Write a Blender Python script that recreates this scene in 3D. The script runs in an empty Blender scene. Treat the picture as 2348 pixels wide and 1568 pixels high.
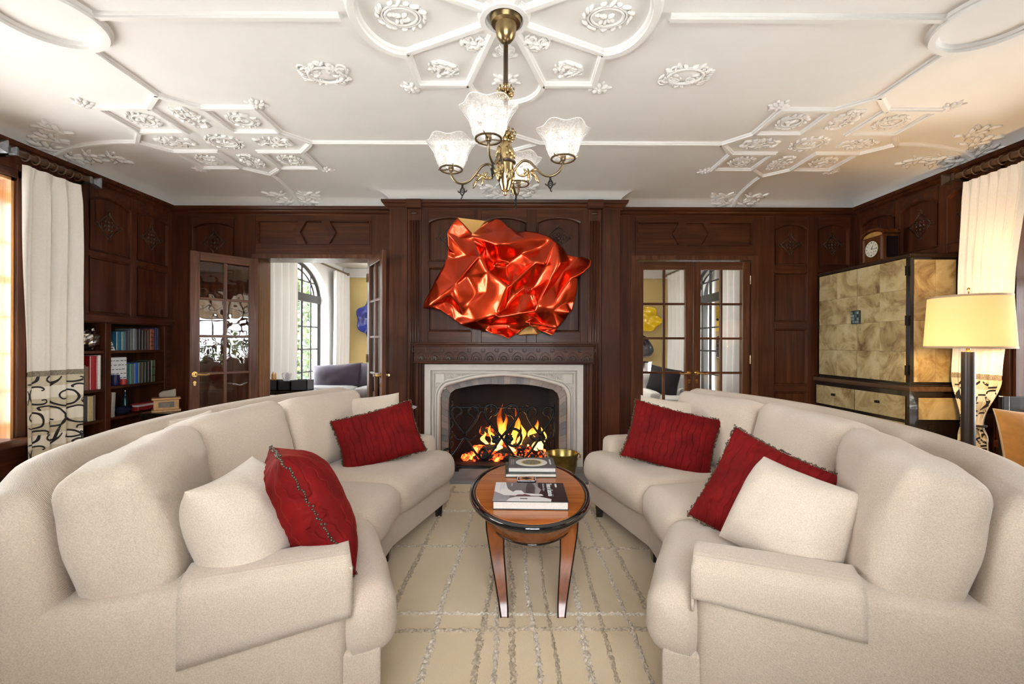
import bpy, bmesh, math, random
from math import sin, cos, pi, sqrt, radians, atan2, exp
from mathutils import Vector, Matrix, noise
from mathutils.geometry import delaunay_2d_cdt

SC = bpy.context.scene
COL = SC.collection
# ------------------------------------------------------------------ camera
CAMZ = 1.26
FPX = 1050.0                      # focal length in pixels of the 2348 x 1568 frame
cd = bpy.data.cameras.new('camera'); cam = bpy.data.objects.new('camera', cd); COL.objects.link(cam)
cd.sensor_fit = 'HORIZONTAL'; cd.sensor_width = 36.0; cd.lens = FPX * 36.0 / 2348.0
cd.shift_y = 4 / 2348.0; cd.clip_start = 0.02; cd.clip_end = 200
cam.rotation_euler = (Matrix.Rotation(radians(90), 3, 'X') @ Matrix.Rotation(radians(0.2), 3, 'Z')).to_euler()
cam.location = (0, 0, CAMZ)
SC.camera = cam
# ------------------------------------------------------------------ daylight
w = bpy.data.worlds.new('sky'); SC.world = w; w.use_nodes = True
bg = w.node_tree.nodes['Background']
bg.inputs[0].default_value = (0.93, 0.965, 1.0, 1); bg.inputs[1].default_value = 13.0
sd = bpy.data.lights.new('sun', 'SUN'); so = bpy.data.objects.new('sun', sd); COL.objects.link(so)
sd.energy = 20; sd.angle = radians(1.5); sd.color = (1, 0.95, 0.86)
so.rotation_euler = (radians(-28), 0, radians(-4))
SC.view_settings.view_transform = 'Standard'; SC.view_settings.look = 'None'
SC.view_settings.exposure = 0.76; SC.view_settings.gamma = 1.0; SC.view_settings.use_curve_mapping = False
SC.cycles.max_bounces = 10; SC.cycles.diffuse_bounces = 5; SC.cycles.glossy_bounces = 5
SC.cycles.transparent_max_bounces = 16; SC.cycles.transmission_bounces = 6
SC.cycles.caustics_reflective = False; SC.cycles.caustics_refractive = False
SC.cycles.sample_clamp_indirect = 6.0
def portal(name, loc, rot, sx, sy):
    l = bpy.data.lights.new(name, 'AREA'); o = bpy.data.objects.new(name, l); COL.objects.link(o)
    l.shape = 'RECTANGLE'; l.size = sx; l.size_y = sy; l.cycles.is_portal = True
    o.location = loc; o.rotation_euler = rot
# ------------------------------------------------------------------ room numbers
XL, XR, YB, YF = -3.63, 3.65, 4.89, -0.47
ZC, HC, CW, CH = 2.70, 2.85, 0.58, 0.15
BX0, BX1, BY = -1.244, 1.09, 4.65          # chimney breast
DL = (-2.72, -1.50); DR = (1.31, 2.56); DH = 2.17   # door openings
WY0, WY1, WZ0, WZ1 = 1.06, 3.33, 0.55, 2.45  # side windows
portal('window_daylight', (XL - 0.56, (WY0 + WY1) / 2, 1.5), (0, radians(-90), 0), 1.9, 2.27)
portal('window_daylight', (XR + 0.56, (WY0 + WY1) / 2, 1.5), (0, radians(90), 0), 1.9, 2.27)
portal('window_daylight', (0, YF - 0.24, 1.65), (radians(90), 0, 0), 1.8, 1.3)  # sky portal of the added front window
portal('window_daylight', (-3.76, 7.52, 1.6), (0, radians(-90), 0), 2.1, 2.1)
portal('window_daylight', (3.55, 7.52, 1.6), (0, radians(90), 0), 2.1, 2.1)

# ------------------------------------------------------------------ mesh helpers
ORG = {}
class MB:
    def __init__(s): s.v = []; s.f = []
    def add(s, vs, fs):
        n = len(s.v); s.v += [Vector(p) for p in vs]; s.f += [tuple(i + n for i in f) for f in fs]; return s
    def box(s, x0, x1, y0, y1, z0, z1):
        return s.add([(x0,y0,z0),(x1,y0,z0),(x1,y1,z0),(x0,y1,z0),(x0,y0,z1),(x1,y0,z1),(x1,y1,z1),(x0,y1,z1)],
                     [(0,3,2,1),(4,5,6,7),(0,1,5,4),(1,2,6,5),(2,3,7,6),(3,0,4,7)])
    def pris(s, m, pts, d0, d1):
        """polygon pts (u,z) through map m(u,z,d), from depth d0 to d1"""
        n = len(pts); a = [m(u, z, d0) for u, z in pts]; b = [m(u, z, d1) for u, z in pts]
        return s.add(a + b, [tuple(range(n))[::-1], tuple(range(n, 2*n))] + [(i, (i+1) % n, n+(i+1) % n, n+i) for i in range(n)])
    def loft(s, rings, caps=True, closed=True):
        n = len(rings[0]); vs = [p for r in rings for p in r]; fs = []
        for k in range(len(rings)-1):
            for i in range(n if closed else n-1):
                j = (i+1) % n; fs.append((k*n+i, k*n+j, (k+1)*n+j, (k+1)*n+i))
        if caps and closed:
            fs.append(tuple(range(n))[::-1]); fs.append(tuple(range((len(rings)-1)*n, len(rings)*n)))
        return s.add(vs, fs)
    def tube(s, path, r, n=8, closed=False, flat=1.0, up=None):
        path = [Vector(p) for p in path]; L = len(path); rings = []
        pn = None
        for i, p in enumerate(path):
            if closed: t = path[(i+1) % L] - path[i-1]
            else: t = path[min(i+1, L-1)] - path[max(i-1, 0)]
            if t.length < 1e-9: t = Vector((0,0,1))
            t.normalize()
            if up is not None: nn = Vector(up) - t * t.dot(Vector(up))
            elif pn is None:
                nn = Vector((0,0,1)) if abs(t.z) < 0.9 else Vector((1,0,0)); nn = nn - t * t.dot(nn)
            else: nn = pn - t * t.dot(pn)
            if nn.length < 1e-6: nn = t.orthogonal()
            nn.normalize(); pn = nn; bb = t.cross(nn)
            rr = r[i] if isinstance(r, (list, tuple)) else r
            rings.append([p + nn*(cos(2*pi*k/n)*rr*flat) + bb*(sin(2*pi*k/n)*rr) for k in range(n)])
        if closed: rings.append(rings[0]); return s.loft(rings, caps=False)
        return s.loft(rings)
    def lathe(s, prof, c=(0,0,0), n=24, mod=None):
        rings = []
        for r, z in prof:
            ring = []
            for k in range(n):
                a = 2*pi*k/n; rr, zz = (r, z) if mod is None else mod(r, z, a)
                ring.append(Vector((c[0]+rr*cos(a), c[1]+rr*sin(a), c[2]+zz)))
            rings.append(ring)
        return s.loft(rings)
    def ell(s, c, r, rot=None, nu=8, nv=5):
        c = Vector(c); rings = []
        vs = [Vector((0,0,-1))]
        for j in range(1, nv):
            a = -pi/2 + pi*j/nv
            for i in range(nu): vs.append(Vector((cos(a)*cos(2*pi*i/nu), cos(a)*sin(2*pi*i/nu), sin(a))))
        vs.append(Vector((0,0,1)))
        R = rot if rot is not None else Matrix.Identity(3)
        vs = [c + R @ Vector((p.x*r[0], p.y*r[1], p.z*r[2])) for p in vs]
        fs = [(0, 1+(i+1) % nu, 1+i) for i in range(nu)]
        for j in range(nv-2):
            for i in range(nu):
                a = 1+j*nu; fs.append((a+i, a+(i+1) % nu, a+nu+(i+1) % nu, a+nu+i))
        t = len(vs)-1; a = 1+(nv-2)*nu
        fs += [(a+i, a+(i+1) % nu, t) for i in range(nu)]
        return s.add(vs, fs)
    def grid(s, nu, nv, fn, wrap=False):
        vs = [fn(i/(nu-(0 if wrap else 1)), j/(nv-1)) for j in range(nv) for i in range(nu)]
        fs = []
        for j in range(nv-1):
            for i in range(nu if wrap else nu-1):
                k = (i+1) % nu; fs.append((j*nu+i, j*nu+k, (j+1)*nu+k, (j+1)*nu+i))
        return s.add(vs, fs)
    def xf(s, m):
        s.v = [m @ p for p in s.v]; return s
    def build(s, name, mat, parent=None, smooth=False, bevel=0, seg=2, solid=0, sub=0, angle=None):
        me = bpy.data.meshes.new(name)
        o0 = ORG.get(parent.name, Vector((0,0,0))) if parent is not None else Vector((0,0,0))
        me.from_pydata([tuple(p - o0) for p in s.v], [], s.f); me.update()
        bm = bmesh.new(); bm.from_mesh(me); bmesh.ops.remove_doubles(bm, verts=bm.verts, dist=1e-5)
        bmesh.ops.recalc_face_normals(bm, faces=bm.faces); bm.to_mesh(me); bm.free()
        if isinstance(mat, (list, tuple)):
            for q in mat: me.materials.append(q)
        elif mat: me.materials.append(mat)
        if smooth:
            me.polygons.foreach_set('use_smooth', [True]*len(me.polygons))
            if angle: me.set_sharp_from_angle(angle=radians(angle))
        o = bpy.data.objects.new(name, me); COL.objects.link(o)
        if parent is not None: o.parent = parent; ORG[o.name] = o0.copy()
        else: ORG[o.name] = Vector((0,0,0))
        if solid:
            q = o.modifiers.new('solid', 'SOLIDIFY'); q.thickness = solid; q.offset = 0
        if bevel:
            q = o.modifiers.new('bevel', 'BEVEL'); q.width = bevel; q.segments = seg; q.limit_method = 'ANGLE'; q.angle_limit = radians(40)
        if sub:
            q = o.modifiers.new('sub', 'SUBSURF'); q.levels = sub; q.render_levels = sub
        return o
def tag(o, label=None, cat=None, group=None, kind=None):
    if label: o['label'] = label
    if cat: o['category'] = cat
    if group: o['group'] = group
    if kind: o['kind'] = kind
    return o
def thing(name, loc, label=None, cat=None, group=None, kind=None):
    o = bpy.data.objects.new(name, None); COL.objects.link(o); o.location = loc; o.empty_display_size = 0.05
    ORG[o.name] = Vector(loc); return tag(o, label, cat, group, kind)
def rebase(o, loc):
    """move a top-level mesh's origin to loc, keeping it in place"""
    d = Vector(loc); o.data.transform(Matrix.Translation(-d)); o.location = d; ORG[o.name] = d; return o
def copy_tree(o, parent=None, share=True):
    c = o.copy(); COL.objects.link(c)
    if parent is not None: c.parent = parent
    for ch in o.children: copy_tree(ch, c)
    return c
def rbox(sx, sy, sz, r, n=10, bulge=0.0, side=0.0, seed=0, wr=0.0, nz=None):
    """rounded, crowned box centred on the origin; returns MB"""
    m = MB(); hx, hy, hz = sx/2, sy/2, sz/2
    def face(fn, nu, nv): m.grid(nu, nv, fn)
    def rnd(p):
        q = Vector((max(-hx+r, min(hx-r, p.x)), max(-hy+r, min(hy-r, p.y)), max(-hz+r, min(hz-r, p.z))))
        d = p - q
        if d.length > 1e-9: d = d.normalized()*r
        o = q + d
        fx, fy, fz = o.x/hx, o.y/hy, o.z/hz
        o.z += bulge*(1-fx**4)*(1-fy**4)*fz
        o.y += side*(1-fx**4)*(1-fz*fz)*fy
        o.x += side*(1-fy**4)*(1-fz*fz)*fx
        if wr:
            t = Vector((o.x*5+seed*7.1, o.y*5, o.z*5))
            o += Vector((noise.noise(t), noise.noise(t+Vector((9,3,1))), noise.noise(t+Vector((2,8,5)))))*wr
            t2 = t*3.1
            o += Vector((noise.noise(t2), noise.noise(t2+Vector((9,3,1))), noise.noise(t2+Vector((2,8,5)))))*wr*0.35
        return o
    def sp(a):   # denser samples near the edges
        return 0.5-0.5*cos(pi*a) if True else a
    k = nz or max(5, n//2)
    for sgn in (-1, 1):
        face(lambda a, b: rnd(Vector((hx*(2*sp(a)-1), hy*(2*sp(b)-1), sgn*hz))), n, n)
        face(lambda a, b: rnd(Vector((hx*(2*sp(a)-1), sgn*hy, hz*(2*sp(b)-1)))), n, k)
        face(lambda a, b: rnd(Vector((sgn*hx, hy*(2*sp(a)-1), hz*(2*sp(b)-1)))), n, k)
    return m
def pillow(wd, ht, th, pinch=0.06, wr=0.004, seed=0, n=26, k=2.2, gather=0.0):
    """knife-edge pillow in the xz plane, thickness along y"""
    m = MB()
    def fn(sg):
        def g(a, b):
            u, v = 2*(0.5-0.5*cos(pi*a))-1, 2*(0.5-0.5*cos(pi*b))-1
            x = wd/2*u*(1-pinch*(1-v*v)*u*u); z = ht/2*v*(1-pinch*(1-u*u)*v*v)
            e = max(0.0, (1-abs(u)**k)*(1-abs(v)**k))
            y = sg*th/2*e**0.55
            q = Vector((x*6+seed*3.3, sg*2+seed, z*6))
            y += e**0.3*(noise.noise(q)*wr + noise.noise(q*2.7)*wr*0.5)
            if gather:
                ang = atan2(v, u); rad = max(abs(u), abs(v))
                y += sg*gather*sin(ang*26+noise.noise(q*0.7)*3)*(rad**2)*e**0.3
            return Vector((x, y, z))
        return g
    m.grid(n, n, fn(1)); m.grid(n, n, fn(-1)); return m
def smooth(a, b, x):
    t = max(0, min(1, (x-a)/(b-a))); return t*t*(3-2*t)
def catmull(P, n):
    P = [Vector(p) for p in P]; out = []
    for i in range(len(P)-1):
        p0 = P[i-1] if i > 0 else P[0]*2-P[1]; p1, p2 = P[i], P[i+1]; p3 = P[i+2] if i+2 < len(P) else P[-1]*2-P[-2]
        for k in range(n):
            t = k/n
            out.append(0.5*((2*p1)+(p2-p0)*t+(2*p0-5*p1+4*p2-p3)*t*t+(3*p1-p0-3*p2+p3)*t**3))
    out.append(P[-1]); return out
def spiral(c, r0, r1, a0, a1, n=20):
    """2D spiral points (u,v)"""
    return [(c[0]+(r0+(r1-r0)*k/n)*cos(a0+(a1-a0)*k/n), c[1]+(r0+(r1-r0)*k/n)*sin(a0+(a1-a0)*k/n)) for k in range(n+1)]
def text_mesh(txt, size, name, mat, parent, M, align='LEFT', ext=0.0004, sx=1.0):
    c = bpy.data.curves.new(name, 'FONT'); c.body = txt; c.size = size; c.align_x = align; c.extrude = ext; c.resolution_u = 2
    o = bpy.data.objects.new(name, c); COL.objects.link(o)
    dg = bpy.context.evaluated_depsgraph_get(); me = bpy.data.meshes.new_from_object(o.evaluated_get(dg))
    bpy.data.objects.remove(o); bpy.data.curves.remove(c)
    me.name = name; me.transform(Matrix.Diagonal((sx, 1, 1, 1))); me.transform(M); me.materials.clear(); me.materials.append(mat)
    q = bpy.data.objects.new(name, me); COL.objects.link(q); q.parent = parent
    return q
# ------------------------------------------------------------------ materials
def nmat(name):
    m = bpy.data.materials.new(name); m.use_nodes = True
    nt = m.node_tree; b = nt.nodes['Principled BSDF']; return m, nt, b
def N(nt, t, **k):
    n = nt.nodes.new(t)
    for a, v in k.items(): setattr(n, a, v)
    return n
def coords(nt, scale=(1,1,1), kind='Object', rot=(0,0,0)):
    t = N(nt, 'ShaderNodeTexCoord'); mp = N(nt, 'ShaderNodeMapping')
    mp.inputs['Scale'].default_value = scale; mp.inputs['Rotation'].default_value = rot
    nt.links.new(t.outputs[kind], mp.inputs[0]); return mp.outputs[0]
def ramp(nt, fac, stops):
    r = N(nt, 'ShaderNodeValToRGB'); e = r.color_ramp.elements
    while len(e) > 1: e.remove(e[-1])
    e[0].position = stops[0][0]; e[0].color = (*stops[0][1], 1)
    for p, c in stops[1:]:
        q = e.new(p); q.color = (*c, 1)
    nt.links.new(fac, r.inputs[0]); return r.outputs[0]
def noi(nt, vec, scale, detail=3, rough=0.55, dist=0.0):
    n = N(nt, 'ShaderNodeTexNoise'); n.inputs['Scale'].default_value = scale; n.inputs['Detail'].default_value = detail
    n.inputs['Roughness'].default_value = rough; n.inputs['Distortion'].default_value = dist
    nt.links.new(vec, n.inputs['Vector']); return n.outputs['Fac']
def bump(nt, b, h, strength, dist=0.01, inp='Normal'):
    n = N(nt, 'ShaderNodeBump'); n.inputs['Strength'].default_value = strength; n.inputs['Distance'].default_value = dist
    nt.links.new(h, n.inputs['Height']); nt.links.new(n.outputs[0], b.inputs[inp]); return n
def setb(b, **k):
    names = dict(color='Base Color', rough='Roughness', metal='Metallic', coat='Coat Weight', coatr='Coat Roughness',
                 sheen='Sheen Weight', sheenr='Sheen Roughness', spec='Specular IOR Level', em='Emission Color', ems='Emission Strength', sub='Subsurface Weight', trans='Transmission Weight', alpha='Alpha', sheent='Sheen Tint', aniso='Anisotropic')
    for a, v in k.items():
        if a in ('color', 'em', 'sheent'): v = (*v, 1)
        b.inputs[names[a]].default_value = v
def plain(name, color, rough=0.5, metal=0.0, var=0.0, vs=20, bmp=0.0, bs=60, **k):
    m, nt, b = nmat(name); setb(b, color=color, rough=rough, metal=metal, **k)
    if var or bmp: v = coords(nt)
    if var:
        f = noi(nt, v, vs); c0 = tuple(max(0, c*(1-var)) for c in color); c1 = tuple(min(1, c*(1+var)) for c in color)
        nt.links.new(ramp(nt, f, [(0.3, c0), (0.7, c1)]), b.inputs['Base Color'])
    if bmp: bump(nt, b, noi(nt, v, bs), bmp, 0.004)
    return m
def wood(name, c0, c1, c2, axis='z', rough=0.38, coat=0.07, sc=1.0, fleck=0.25):
    m, nt, b = nmat(name)
    s = {'x': (1.2, 22, 22), 'y': (22, 1.2, 22), 'z': (22, 22, 1.2)}[axis]
    v = coords(nt, tuple(a*sc for a in s)); f = noi(nt, v, 1.0, 5, 0.6, 0.6)
    v2 = coords(nt, (0.9, 0.9, 0.9)); g = noi(nt, v2, 1.7, 3)
    col = ramp(nt, f, [(0.28, c0), (0.5, c1), (0.72, c2)])
    mx = N(nt, 'ShaderNodeMixRGB', blend_type='MULTIPLY'); mx.inputs[0].default_value = 0.6
    nt.links.new(col, mx.inputs[1]); nt.links.new(ramp(nt, g, [(0.3, (0.55,0.52,0.5)), (0.7, (1.25,1.22,1.2))]), mx.inputs[2])
    nt.links.new(mx.outputs[0], b.inputs['Base Color'])
    s2 = {'x': (5, 160, 160), 'y': (160, 5, 160), 'z': (160, 160, 5)}[axis]
    h = noi(nt, coords(nt, s2), 1.0, 2); bump(nt, b, h, fleck, 0.002)
    rr = ramp(nt, f, [(0.2, (rough*1.25,)*3), (0.8, (rough*0.8,)*3)]); nt.links.new(rr, b.inputs['Roughness'])
    setb(b, coat=coat, coatr=0.12, spec=0.22); return m
MA = ((0.030,0.0085,0.0035), (0.060,0.018,0.007), (0.105,0.034,0.013))
WZ = wood('mahogany_v', *MA, axis='z'); WX = wood('mahogany_h', *MA, axis='x'); WY = wood('mahogany_d', *MA, axis='y')
DOORW = wood('door_oak', (0.055,0.02,0.010), (0.10,0.038,0.019), (0.17,0.072,0.038), axis='z', rough=0.3)
DOORX = wood('door_oak_rail', (0.055,0.02,0.010), (0.10,0.038,0.019), (0.17,0.072,0.038), axis='x', rough=0.3)
OAK = wood('amber_oak', (0.30,0.13,0.04), (0.46,0.22,0.08), (0.58,0.32,0.13), axis='z', rough=0.2, coat=0.6)
CARVE = plain('carved_mahogany', (0.034,0.012,0.006), 0.35, var=0.3, coat=0.2)
FLOORW = wood('floor_oak', (0.12,0.055,0.022), (0.2,0.095,0.04), (0.3,0.15,0.07), axis='y', rough=0.35)
CHERRY = wood('cherry', (0.27,0.070,0.010), (0.42,0.125,0.02), (0.52,0.185,0.036), axis='x', rough=0.16, coat=0.35, sc=0.8, fleck=0.05)
CHERRYZ = wood('cherry_leg', (0.13,0.036,0.009), (0.21,0.064,0.016), (0.28,0.095,0.027), axis='z', rough=0.18, coat=0.6, sc=0.8, fleck=0.05)
EBON = plain('ebonised', (0.006,0.006,0.006), 0.08, coat=1.0)
PLASTER = plain('plaster', (0.82,0.825,0.83), 0.75, var=0.02, vs=3, bmp=0.06, bs=25)
def fabric(name, c, rib=260.0, amt=0.5, axis=(1,0,0), var=0.1):
    m, nt, b = nmat(name); v = coords(nt)
    f = noi(nt, v, 260, 2); g = noi(nt, v, 2.2, 3)
    c0 = tuple(x*(1-var*1.6) for x in c); c1 = tuple(min(1, x*(1+var)) for x in c)
    mx = N(nt, 'ShaderNodeMixRGB', blend_type='MULTIPLY'); mx.inputs[0].default_value = 1
    nt.links.new(ramp(nt, f, [(0.3, c0), (0.7, c1)]), mx.inputs[1])
    nt.links.new(ramp(nt, g, [(0.3, (0.93,0.915,0.9)), (0.65, (1,1,1))]), mx.inputs[2])
    nt.links.new(mx.outputs[0], b.inputs['Base Color'])
    wv = N(nt, 'ShaderNodeTexWave'); wv.inputs['Scale'].default_value = rib/ (2*pi) ; wv.inputs['Distortion'].default_value = 1.4
    wv.inputs['Detail'].default_value = 2; wv.inputs['Detail Scale'].default_value = 3
    wv.bands_direction = {(1,0,0): 'X', (0,1,0): 'Y', (0,0,1): 'Z', (1,1,0): 'DIAGONAL'}[axis]
    nt.links.new(v, wv.inputs['Vector'])
    ad = N(nt, 'ShaderNodeMath', operation='ADD'); nt.links.new(wv.outputs['Fac'], ad.inputs[0]); nt.links.new(f, ad.inputs[1])
    bump(nt, b, ad.outputs[0], amt, 0.003)
    setb(b, rough=0.9, sheen=0.25, sheenr=0.5, spec=0.2); return m
CREAM = (0.575,0.475,0.375)
SOFA = fabric('cream_chenille', CREAM, 1050, 0.4, (1,1,0))
SOFAZ = fabric('cream_chenille_h', CREAM, 900, 0.45, (0,0,1))
PILW = fabric('cream_pillow', (0.615,0.52,0.415), 1000, 0.35, (0,0,1))
def velvet(name, c, ):
    m, nt, b = nmat(name); v = coords(nt)
    g = noi(nt, v, 9, 4, 0.6, 0.8)
    nt.links.new(ramp(nt, g, [(0.25, tuple(x*0.55 for x in c)), (0.75, tuple(x*1.35 for x in c))]), b.inputs['Base Color'])
    wv = N(nt, 'ShaderNodeTexWave'); wv.inputs['Scale'].default_value = 9; wv.inputs['Distortion'].default_value = 5.0
    wv.inputs['Detail'].default_value = 2; wv.inputs['Detail Scale'].default_value = 1.3; wv.bands_direction = 'X'
    nt.links.new(v, wv.inputs['Vector'])
    h = ramp(nt, wv.outputs['Fac'], [(0.0, (0,0,0)), (0.12, (1,1,1))])
    bump(nt, b, h, 0.8, 0.005)
    setb(b, rough=0.75, sheen=0.16, sheenr=0.3, sheent=(0.9,0.1,0.05), spec=0.12); return m
VELV = velvet('red_velvet', (0.15,0.004,0.004))
PURP = plain('purple_velvet', (0.03,0.015,0.034), 0.7, var=0.35, vs=6, sheen=0.12)
GREYF = plain('grey_cloth', (0.32,0.32,0.33), 0.9, var=0.1)
YELF = plain('ochre_velvet', (0.62,0.27,0.05), 0.8, var=0.15, sheen=0.4)
CURT = plain('ivory_linen', (0.80,0.78,0.74), 0.85, var=0.03, vs=80, bmp=0.1, bs=300, sheen=0.2)
def stripes(name, c0, c1, sc):
    m, nt, b = nmat(name); v = coords(nt); s = N(nt, 'ShaderNodeSeparateXYZ'); nt.links.new(v, s.inputs[0])
    q = N(nt, 'ShaderNodeMath', operation='MULTIPLY'); q.inputs[1].default_value = sc; nt.links.new(s.outputs[2], q.inputs[0])
    fr = N(nt, 'ShaderNodeMath', operation='FRACT'); nt.links.new(q.outputs[0], fr.inputs[0])
    nt.links.new(ramp(nt, fr.outputs[0], [(0.0, c0), (0.49, c0), (0.51, c1), (1.0, c1)]), b.inputs['Base Color'])
    setb(b, rough=0.75, sheen=0.2); return m
CURTB = stripes('banded_silk', (0.60,0.55,0.42), (0.80,0.77,0.68), 5.5)
BRAID = plain('braid', (0.25,0.22,0.17), 0.8, var=0.5, vs=160, bmp=0.5, bs=200)
BLKV = plain('black_velvet', (0.006,0.006,0.009), 0.7, sheen=0.2)
IRON = plain('wrought_iron', (0.012,0.012,0.013), 0.42, 0.6)
BRASS = plain('brass', (0.60,0.41,0.16), 0.25, 1.0, var=0.2, vs=12)
ANTB = plain('antique_brass', (0.30,0.22,0.11), 0.3, 1.0, var=0.35, vs=18)
GILT = plain('gilt_brass', (0.47,0.355,0.18), 0.25, 1.0, var=0.35, vs=30)
SILV = plain('silver', (0.7,0.7,0.7), 0.18, 1.0)
PEWT = plain('pewter', (0.20,0.21,0.23), 0.35, 0.8, var=0.3)
def stone(name, c, var=0.08):
    m, nt, b = nmat(name); v = coords(nt); f = noi(nt, v, 5, 5, 0.6); g = noi(nt, v, 180, 2)
    nt.links.new(ramp(nt, f, [(0.3, tuple(x*(1-var) for x in c)), (0.7, tuple(min(1, x*(1+var)) for x in c))]), b.inputs['Base Color'])
    bump(nt, b, g, 0.12, 0.002); setb(b, rough=0.6); return m
STONE = stone('limestone', (0.52,0.475,0.42)); SLATE = stone('hearth_slate', (0.20,0.21,0.225), 0.2)
BRK = [stone('brick_%d' % i, c, 0.2) for i, c in enumerate([(0.22,0.185,0.165), (0.26,0.20,0.17), (0.17,0.155,0.15), (0.30,0.235,0.19)])]
SOOT = plain('soot', (0.0045,0.0045,0.005), 0.9, var=0.4, vs=6)
WHITE = plain('white_paint', (0.80,0.80,0.79), 0.6)
YELW = plain('yellow_paint', (0.70,0.55,0.24), 0.6, var=0.03, vs=3)
STEEL = plain('window_iron', (0.018,0.017,0.017), 0.45)
def glass(name, tint=(1,1,1), ior=1.5, ripple=0.0, rough=0.0):
    m, nt, b = nmat(name); nt.nodes.remove(b); out = nt.nodes['Material Output']
    t = N(nt, 'ShaderNodeBsdfTransparent'); t.inputs[0].default_value = (*tint, 1)
    g = N(nt, 'ShaderNodeBsdfGlossy'); g.inputs['Roughness'].default_value = rough
    fr = N(nt, 'ShaderNodeFresnel'); fr.inputs[0].default_value = ior
    if ripple:
        bm_ = N(nt, 'ShaderNodeBump'); bm_.inputs['Strength'].default_value = ripple; bm_.inputs['Distance'].default_value = 0.01
        nt.links.new(noi(nt, coords(nt), 7, 1), bm_.inputs['Height']); nt.links.new(bm_.outputs[0], g.inputs['Normal'])
    mx = N(nt, 'ShaderNodeMixShader'); nt.links.new(fr.outputs[0], mx.inputs[0])
    nt.links.new(t.outputs[0], mx.inputs[1]); nt.links.new(g.outputs[0], mx.inputs[2]); nt.links.new(mx.outputs[0], out.inputs[0]); return m
GLASS = glass('window_glass'); OLDGLASS = glass('door_glass', ior=1.75, ripple=0.16)
def emis(name, c, s):
    m, nt, b = nmat(name); setb(b, color=(0,0,0), em=c, ems=s); return m
BULB = emis('bulb_glow', (1.0,0.93,0.82), 9)
def frosted():
    m, nt, b = nmat('etched_glass'); nt.nodes.remove(b); out = nt.nodes['Material Output']; v = coords(nt)
    t = N(nt, 'ShaderNodeBsdfTransparent'); t.inputs[0].default_value = (0.97,0.98,0.98,1)
    d = N(nt, 'ShaderNodeBsdfTranslucent'); d.inputs[0].default_value = (0.95,0.95,0.95,1)
    g = N(nt, 'ShaderNodeBsdfGlossy'); g.inputs['Roughness'].default_value = 0.15
    vo = N(nt, 'ShaderNodeTexVoronoi'); vo.inputs['Scale'].default_value = 75; vo.feature = 'DISTANCE_TO_EDGE'; nt.links.new(v, vo.inputs['Vector'])
    f = ramp(nt, vo.outputs['Distance'], [(0.0, (0.12,)*3), (0.1, (0.34,)*3)])
    m1 = N(nt, 'ShaderNodeMixShader'); nt.links.new(f, m1.inputs[0]); nt.links.new(t.outputs[0], m1.inputs[1]); nt.links.new(d.outputs[0], m1.inputs[2])
    m2 = N(nt, 'ShaderNodeMixShader'); fr = N(nt, 'ShaderNodeFresnel'); nt.links.new(fr.outputs[0], m2.inputs[0])
    nt.links.new(m1.outputs[0], m2.inputs[1]); nt.links.new(g.outputs[0], m2.inputs[2]); nt.links.new(m2.outputs[0], out.inputs[0]); return m
ETCH = frosted()
def shade_mat():
    m, nt, b = nmat('lamp_linen'); nt.nodes.remove(b); out = nt.nodes['Material Output']
    d = N(nt, 'ShaderNodeBsdfDiffuse'); d.inputs[0].default_value = (0.85,0.77,0.62,1)
    t = N(nt, 'ShaderNodeBsdfTranslucent'); t.inputs[0].default_value = (0.17,0.125,0.07,1)
    m1 = N(nt, 'ShaderNodeMixShader'); m1.inputs[0].default_value = 0.6
    nt.links.new(d.outputs[0], m1.inputs[1]); nt.links.new(t.outputs[0], m1.inputs[2]); nt.links.new(m1.outputs[0], out.inputs[0]); return m
LINEN = shade_mat()
def parchment():
    m, nt, b = nmat('parchment'); v = coords(nt); oi = N(nt, 'ShaderNodeObjectInfo'); ml = N(nt, 'ShaderNodeMath', operation='MULTIPLY'); ml.inputs[1].default_value = 31.0; nt.links.new(oi.outputs['Random'], ml.inputs[0]); va = N(nt, 'ShaderNodeVectorMath', operation='ADD'); nt.links.new(v, va.inputs[0]); nt.links.new(ml.outputs[0], va.inputs[1]); v = va.outputs[0]; f = noi(nt, v, 4.2, 8, 0.66, 0.9)
    nt.links.new(ramp(nt, f, [(0.33, (0.14,0.075,0.028)), (0.43, (0.32,0.23,0.10)), (0.52, (0.47,0.38,0.19)), (0.66, (0.58,0.50,0.29))]), b.inputs['Base Color'])
    setb(b, rough=0.28, coat=0.4, coatr=0.15); return m
PARCH = parchment()
DARKW = plain('dark_lacquer', (0.014,0.010,0.008), 0.25, coat=0.4)
def redmetal():
    m, nt, b = nmat('red_lacquered_metal'); v = coords(nt)
    geo = N(nt, 'ShaderNodeNewGeometry')
    mx = N(nt, 'ShaderNodeMixRGB'); mx.inputs[1].default_value = (0.74,0.062,0.016,1); mx.inputs[2].default_value = (0.45,0.29,0.10,1)
    at = N(nt, 'ShaderNodeAttribute', attribute_name='backside'); nt.links.new(at.outputs['Fac'], mx.inputs[0])
    nt.links.new(mx.outputs[0], b.inputs['Base Color']); setb(b, metal=1.0, rough=0.28, coat=0.45, coatr=0.03); return m
REDM = redmetal()
def rugmat():
    m, nt, b = nmat('wool_rug'); v = coords(nt); f = noi(nt, v, 1.3, 4); g = noi(nt, v, 220, 2)
    nt.links.new(ramp(nt, f, [(0.3, (0.58,0.46,0.29)), (0.7, (0.68,0.56,0.38))]), b.inputs['Base Color'])
    bump(nt, b, g, 0.5, 0.004); setb(b, rough=0.95, sheen=0.2); return m
RUG = rugmat(); SHAG = [plain('silk_shag_%d' % i, c, 0.7, var=0.35, vs=90) for i, c in enumerate([(0.42,0.345,0.25), (0.52,0.45,0.36)])]
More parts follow.
